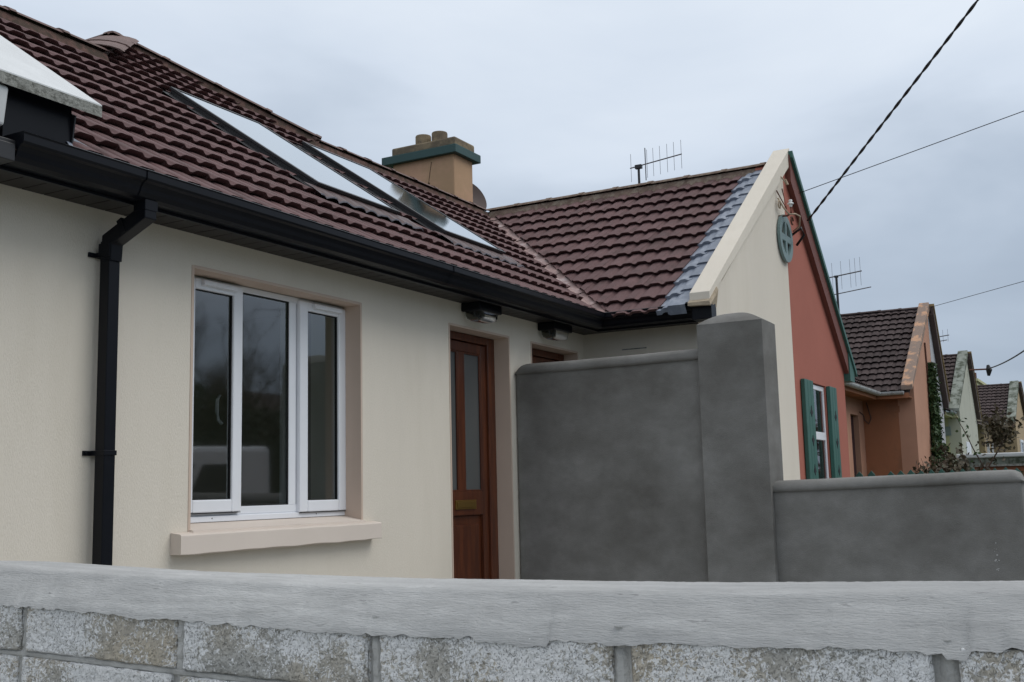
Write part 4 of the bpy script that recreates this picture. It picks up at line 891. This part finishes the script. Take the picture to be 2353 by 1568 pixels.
def leaf(m, p, s, r):
    a = Vector((r.uniform(-1, 1), r.uniform(-1, 1), r.uniform(-1, 1))).normalized(); b = a.cross(Vector((r.uniform(-1, 1), r.uniform(-1, 1), r.uniform(-1, 1)))).normalized()
    i = len(m.v); m.v += [tuple(p-a*s), tuple(p+b*s*.5), tuple(p+a*s), tuple(p-b*s*.5)]; m.f.append((i, i+1, i+2, i+3))
r5 = random.Random(5)
rb = thing('rose_bush', 'leggy rose bush with sparse bronze leaves against the pale houses', 'bush', (15, -1.8, -.1))
st = MB(); lv = MB(); lg = MB()
def cane(p, d, L_, r_, nl, mb_leaf, spread=.05, s=.036):
    pts = [Vector(p)]; dd = Vector(d).normalized(); n = 10
    for i in range(n): dd = (dd+Vector((r5.uniform(-.1, .1), r5.uniform(-.1, .1), r5.uniform(-.04, .04)))).normalized(); pts.append(pts[-1]+dd*L_/n)
    st.tube(pts, [r_*(1-.7*i/n) for i in range(n+1)], 5)
    for i in range(nl):
        t = r5.uniform(.25, 1); q = pts[int(t*n*.999)]; leaf(mb_leaf, q+Vector((r5.gauss(0, spread), r5.gauss(0, spread), r5.gauss(0, spread))), s*r5.uniform(.7, 1.3), r5)
    return pts
for i in range(60):
    cane((15+r5.uniform(-.3, .3), r5.uniform(-2.0, -1.45), .1), (r5.uniform(-.1, .1), r5.uniform(-.25, .25), 1), r5.uniform(1.0, 1.28), .009, 60, lv, .07)
for y in (-1.70, -1.74, -1.87, -1.92): cane((15, y, .9), (0, r5.uniform(-.05, .05), 1), r5.uniform(.55, .72), .008, 42, lv, .04)
pm = cane((15, -1.88, .75), (0, -.35, 1), 1.15, .017, 40, lv, .05)
for k in range(7): cane(pm[7], (r5.uniform(-.4, .4), r5.uniform(-.4, .5), 1), .40, .006, 70, lv, .08)
cane(pm[4], (0, .35, 1), .85, .010, 26, lg, .05, .034)
part('stem', st, 'bark', rb, smooth=True)
o = part('leaves', lv, 'leaf_red', rb); o['kind'] = 'stuff'
for i in range(3600): leaf(lg, Vector((15.3+r5.uniform(-.3, .3), r5.uniform(-2.5, -1.42), r5.uniform(.3, 1.12)+.1*noise.noise(Vector((i*.1, 0, 0))))), .03, r5)
o = part('leaves', lg, 'leaf', rb); o['kind'] = 'stuff'
iv = thing('ivy', 'dark green ivy climbing the middle of the orange and grey gable', 'ivy', (19.6, -.87, -.1))
lv = MB()
for i in range(8000):
    z = 2.95*(r5.random()**1.25); wd_ = .06+max(0, (2.1-z))*.42 if z < 2.1 else .12*(3.0-z)+.03
    cx = 19.50; x = min(cx+r5.gauss(0, .5)*wd_*.9, 20.0)
    leaf(lv, Vector((x, -.88-abs(r5.gauss(0, .05))*(1.6 if z < 1.6 else 1), z+.05)), r5.uniform(.028, .05), r5)
o = part('leaves', lv, 'leaf', iv); o['kind'] = 'stuff'
part('stem', MB().tube([(19.55, -.862, 0), (19.58, -.865, 1.2), (19.5, -.862, 2.4), (19.42, -.862, 3.1), (19.40, -.862, 3.35)], .018, 5), 'iron', iv)

# ------------------------------------------------------------------ aerials and cables
def aerial(x, y, z0, zb, ya, yb, els, h, lab, r=.006, mast_r=.013, thick=None, low=None):
    t = thing('tv_aerial', lab, 'aerial', (x, y, z0), 'television aerials on the ridges')
    part('mast', MB().tube([(x, y, z0), (x, y, zb+.01)], mast_r, 8), 'frame_grey', t)
    dz = lambda q: (q-y)*-.10
    part('boom', MB().tube([(x, ya, zb+dz(ya)), (x, yb, zb+dz(yb))], r, 6), 'steel', t)
    part('clamp', MB().box(x-.02, x+.02, y-.035, y+.035, zb-.028, zb+.012), 'frame_grey', t, bw=.004)
    for i, q in enumerate(els):
        hh = h*(1 if thick is None or i != thick else 1.15); rr = .0021*(x/9.8)**.5 if i != thick else .0055
        part('element', MB().tube([(x, q, zb+dz(q)-hh), (x, q, zb+dz(q)+hh)], rr, 5), 'steel', t)
    if low:
        part('boom', MB().tube([(x, y+.06, low), (x, y-.60, low+.07)], r*.8, 5), 'steel', t)
    return t
aerial(9.8, .295, 3.99, 4.18, .385, -.155, [.375, .222, .205, .140, .070, -.005, -.075, -.150], .142, 'television aerial with upright elements on the cream house wing ridge', thick=1)
aerial(20.1, .67, 4.0, 4.775, .88, .215, [.74, .58, .42, .33, .24], .26, 'television aerial with two booms on the orange house ridge', r=.012, mast_r=.022, low=4.44)
aerial(28.0, .45, 3.98, 4.44, .5, -.20, [.08, -.06, -.17], .15, 'small television aerial rising behind the orange house roof', r=.012, mast_r=.022, low=4.32)
def cable(name, a, b, r, lab, sag=.0, n=40, twist=False, ext=1.0, grp='overhead cables'):
    a, b = Vector(a), Vector(b); b2 = a+(b-a)*ext; m = MB()
    def pt(t): p = a.lerp(b2, t); p.z -= sag*4*t*(1-t); return p
    d = (b2-a).normalized(); s = d.cross(Vector((0, 0, 1))).normalized(); u = s.cross(d)
    if twist:
        L_ = (b2-a).length; nn = int(L_/.022)
        for ph in (0, math.pi):
            m.tube([pt(i/nn)+(s*math.cos(ph+i/nn*L_/.30*2*math.pi)+u*math.sin(ph+i/nn*L_/.30*2*math.pi))*r*.8 for i in range(nn+1)], r, 6)
    else: m.tube([pt(i/n) for i in range(n+1)], r, 6)
    return solo(name, m, 'cable', lab, 'cable', grp, loc=tuple(a), smooth=True)
P1 = (2.1, -8.3, 6.83)
cable('service_cable', (9.88, -1.30, 3.42), (7.83, -3.03, 4.30), .0068, 'thick twisted black cable running from the gable bracket up to the top of the picture', twist=True, ext=4.0)
cable('telephone_wire', (9.93, -1.22, 3.70), (9.54, -3.17, 3.996), .0035, 'thin wire running from the red verge up to the right edge', ext=4.0)
cable('telephone_wire', (20.15, -.9, 4.05), (17.73, -2.56, 3.944), .0045, 'thin wire leaving the orange house gable peak towards the right', ext=3.5)
cable('service_cable', (28.0, -1.0, 3.63), (21.8, -2.23, 3.664), .014, 'twisted cable from the pale yellow house bracket to the right edge', sag=.35, twist=False, ext=3.0)
t = thing('cable_bracket', 'small dark bracket and insulators on the pale yellow house gable peak', 'bracket', (28, -.6, 3.6))
part('bracket_arm', MB().tube([(27.9, -.6, 3.62), (28.0, -1.0, 3.62)], .02, 5), 'iron', t)
part('insulator_body', MB().tube([(28.0, -1.0, 3.46), (28.0, -1.02, 3.60), (28, -1.0, 3.72)], [.03, .07, .03], 6), 'cable', t)
for (x, y, lab) in ((1.68, -8.22, 'wooden pole across the road carrying the thick cable'), (8.37, -9.02, 'wooden pole across the road carrying the thin wire')):
    solo('utility_pole', MB().tube([(x, y, -.6), (x, y, 7.2)], [.14, .10], 12), 'bark', lab, 'pole', loc=(x, y, -.5))

# ------------------------------------------------------------------ street side, seen mirrored in the window
vn = thing('white_van', 'white van parked at the kerb, seen mirrored in the window glass', 'van', (9.2, -6, -.5))
x0, x1, y0, y1 = 7.3, 10.3, -6.9, -5.15
m = MB(); body = [(x0, 0), (x0, .35), (x0+.95, .66), (x0+1.55, 1.36), (x0+1.75, 1.44), (x1, 1.47), (x1+.04, .1), (x1, -.15), (x0, -.15)]
m.prism([(x, y1, z+.18) for x, z in body], (0, y0-y1, 0)); part('body', m, 'van', vn, bw=.06)
for pts in (((8.35, .72), (8.78, 1.22), (9.02, 1.25), (8.66, .62)), ((8.80, .66), (9.14, 1.24), (9.62, 1.25), (9.62, .66))):
    part('side_window', MB().prism([(x, y1+.006, z+.18) for x, z in pts], (0, -.02, 0)), 'gasket', vn)
part('door_seam', MB().box(9.70, 9.712, y1+.001, y1+.006, .1, 1.5), 'gasket', vn)
for x in (x0+.7, x1-.6):
    w_ = part('wheel', MB().tube([(x, y1+.01, -.20), (x, y1-.22, -.20)], .31, 24), 'tyre', vn); part('rim', MB().tube([(x, y1+.016, -.20), (x, y1-.1, -.20)], .17, 16), 'steel', w_)
part('door_mirror', MB().box(x0+1.0, x0+1.15, y1, y1+.16, .84, 1.02), 'gasket', vn, bw=.02)
hs = thing('street_house', 'grey bungalow across the road, seen mirrored in the window glass', 'house', (31, -19, -.5))
m = MB(); wall_y(m, 25, 38, -.55, 2.3, -16.5, -16.8); m.box(25, 38, -23, -16.8, -.55, 2.3); part('wall', m, 'coping_edge', hs)
m = MB(); m.prism([(24.8, -16.1, 2.3), (24.8, -23.4, 2.3), (24.8, -19.7, 4.3)], (13.4, 0, 0)); part('roof', m, 'old_tile', hs)
for x in (27, 31, 35): part('window', MB().box(x, x+1.1, -16.49, -16.4, .7, 1.8), 'gasket', hs)
def bare_tree(x, y, h, lab, seed, lean=0):
    r = random.Random(seed); t = thing('bare_tree', lab, 'tree', (x, y, -.5), 'bare trees across the road'); tr = MB(); br = MB()
    def grow(p, d, L_, r_, dep, mb):
        pts = [p]; dd = d
        for i in range(4): dd = (dd+Vector((r.uniform(-.16, .16), r.uniform(-.16, .16), r.uniform(-.03, .1)))).normalized(); pts.append(pts[-1]+dd*L_/4)
        mb.tube(pts, [r_*(1-.35*i/4) for i in range(5)], 5 if dep < 3 else 3, cap=False)
        if dep >= 7: return
        for k in range(3 if dep < 5 else 2):
            nd = (dd+Vector((r.uniform(-.8, .8), r.uniform(-.8, .8), r.uniform(-.15, .5)))).normalized(); grow(pts[-1 if k else 3], nd, L_*r.uniform(.62, .82), r_*.58, dep+1, br)
    grow(Vector((x, y, -.55)), Vector((lean, 0, 1)), h*.32, h*.022, 0, tr); part('trunk', tr, 'bark', t); part('branches', br, 'bark', t)
bare_tree(17.2, -13.6, 5.2, 'slim bare tree by the road, mirrored in the middle pane', 3); bare_tree(23.6, -14.6, 5.8, 'taller bare tree across the road, mirrored in the right pane', 8); bare_tree(20.6, -14.4, 5.6, 'small bare tree across the road, mirrored in the left pane', 14)
hg = MB(); r7 = random.Random(9)
for i in range(9000):
    x = r7.uniform(4, 34); h = 3.1+.8*noise.noise(Vector((x*.35, 0, 0)))+.35*noise.noise(Vector((x*1.4, 3, 0))); z = -.5+(h+.5)*math.sqrt(r7.random()); leaf(hg, Vector((x, -12.6+r7.uniform(-.5, .5), z)), .13, r7)
hg.box(4, 34, -13.0, -12.5, -.55, 2.4)
o = solo('hedge', hg, 'leaf_dark', 'dark hedge across the road, mirrored in the window glass', 'hedge', loc=(19, -12.6, -.5)); 
print('objects', len(bpy.data.objects))
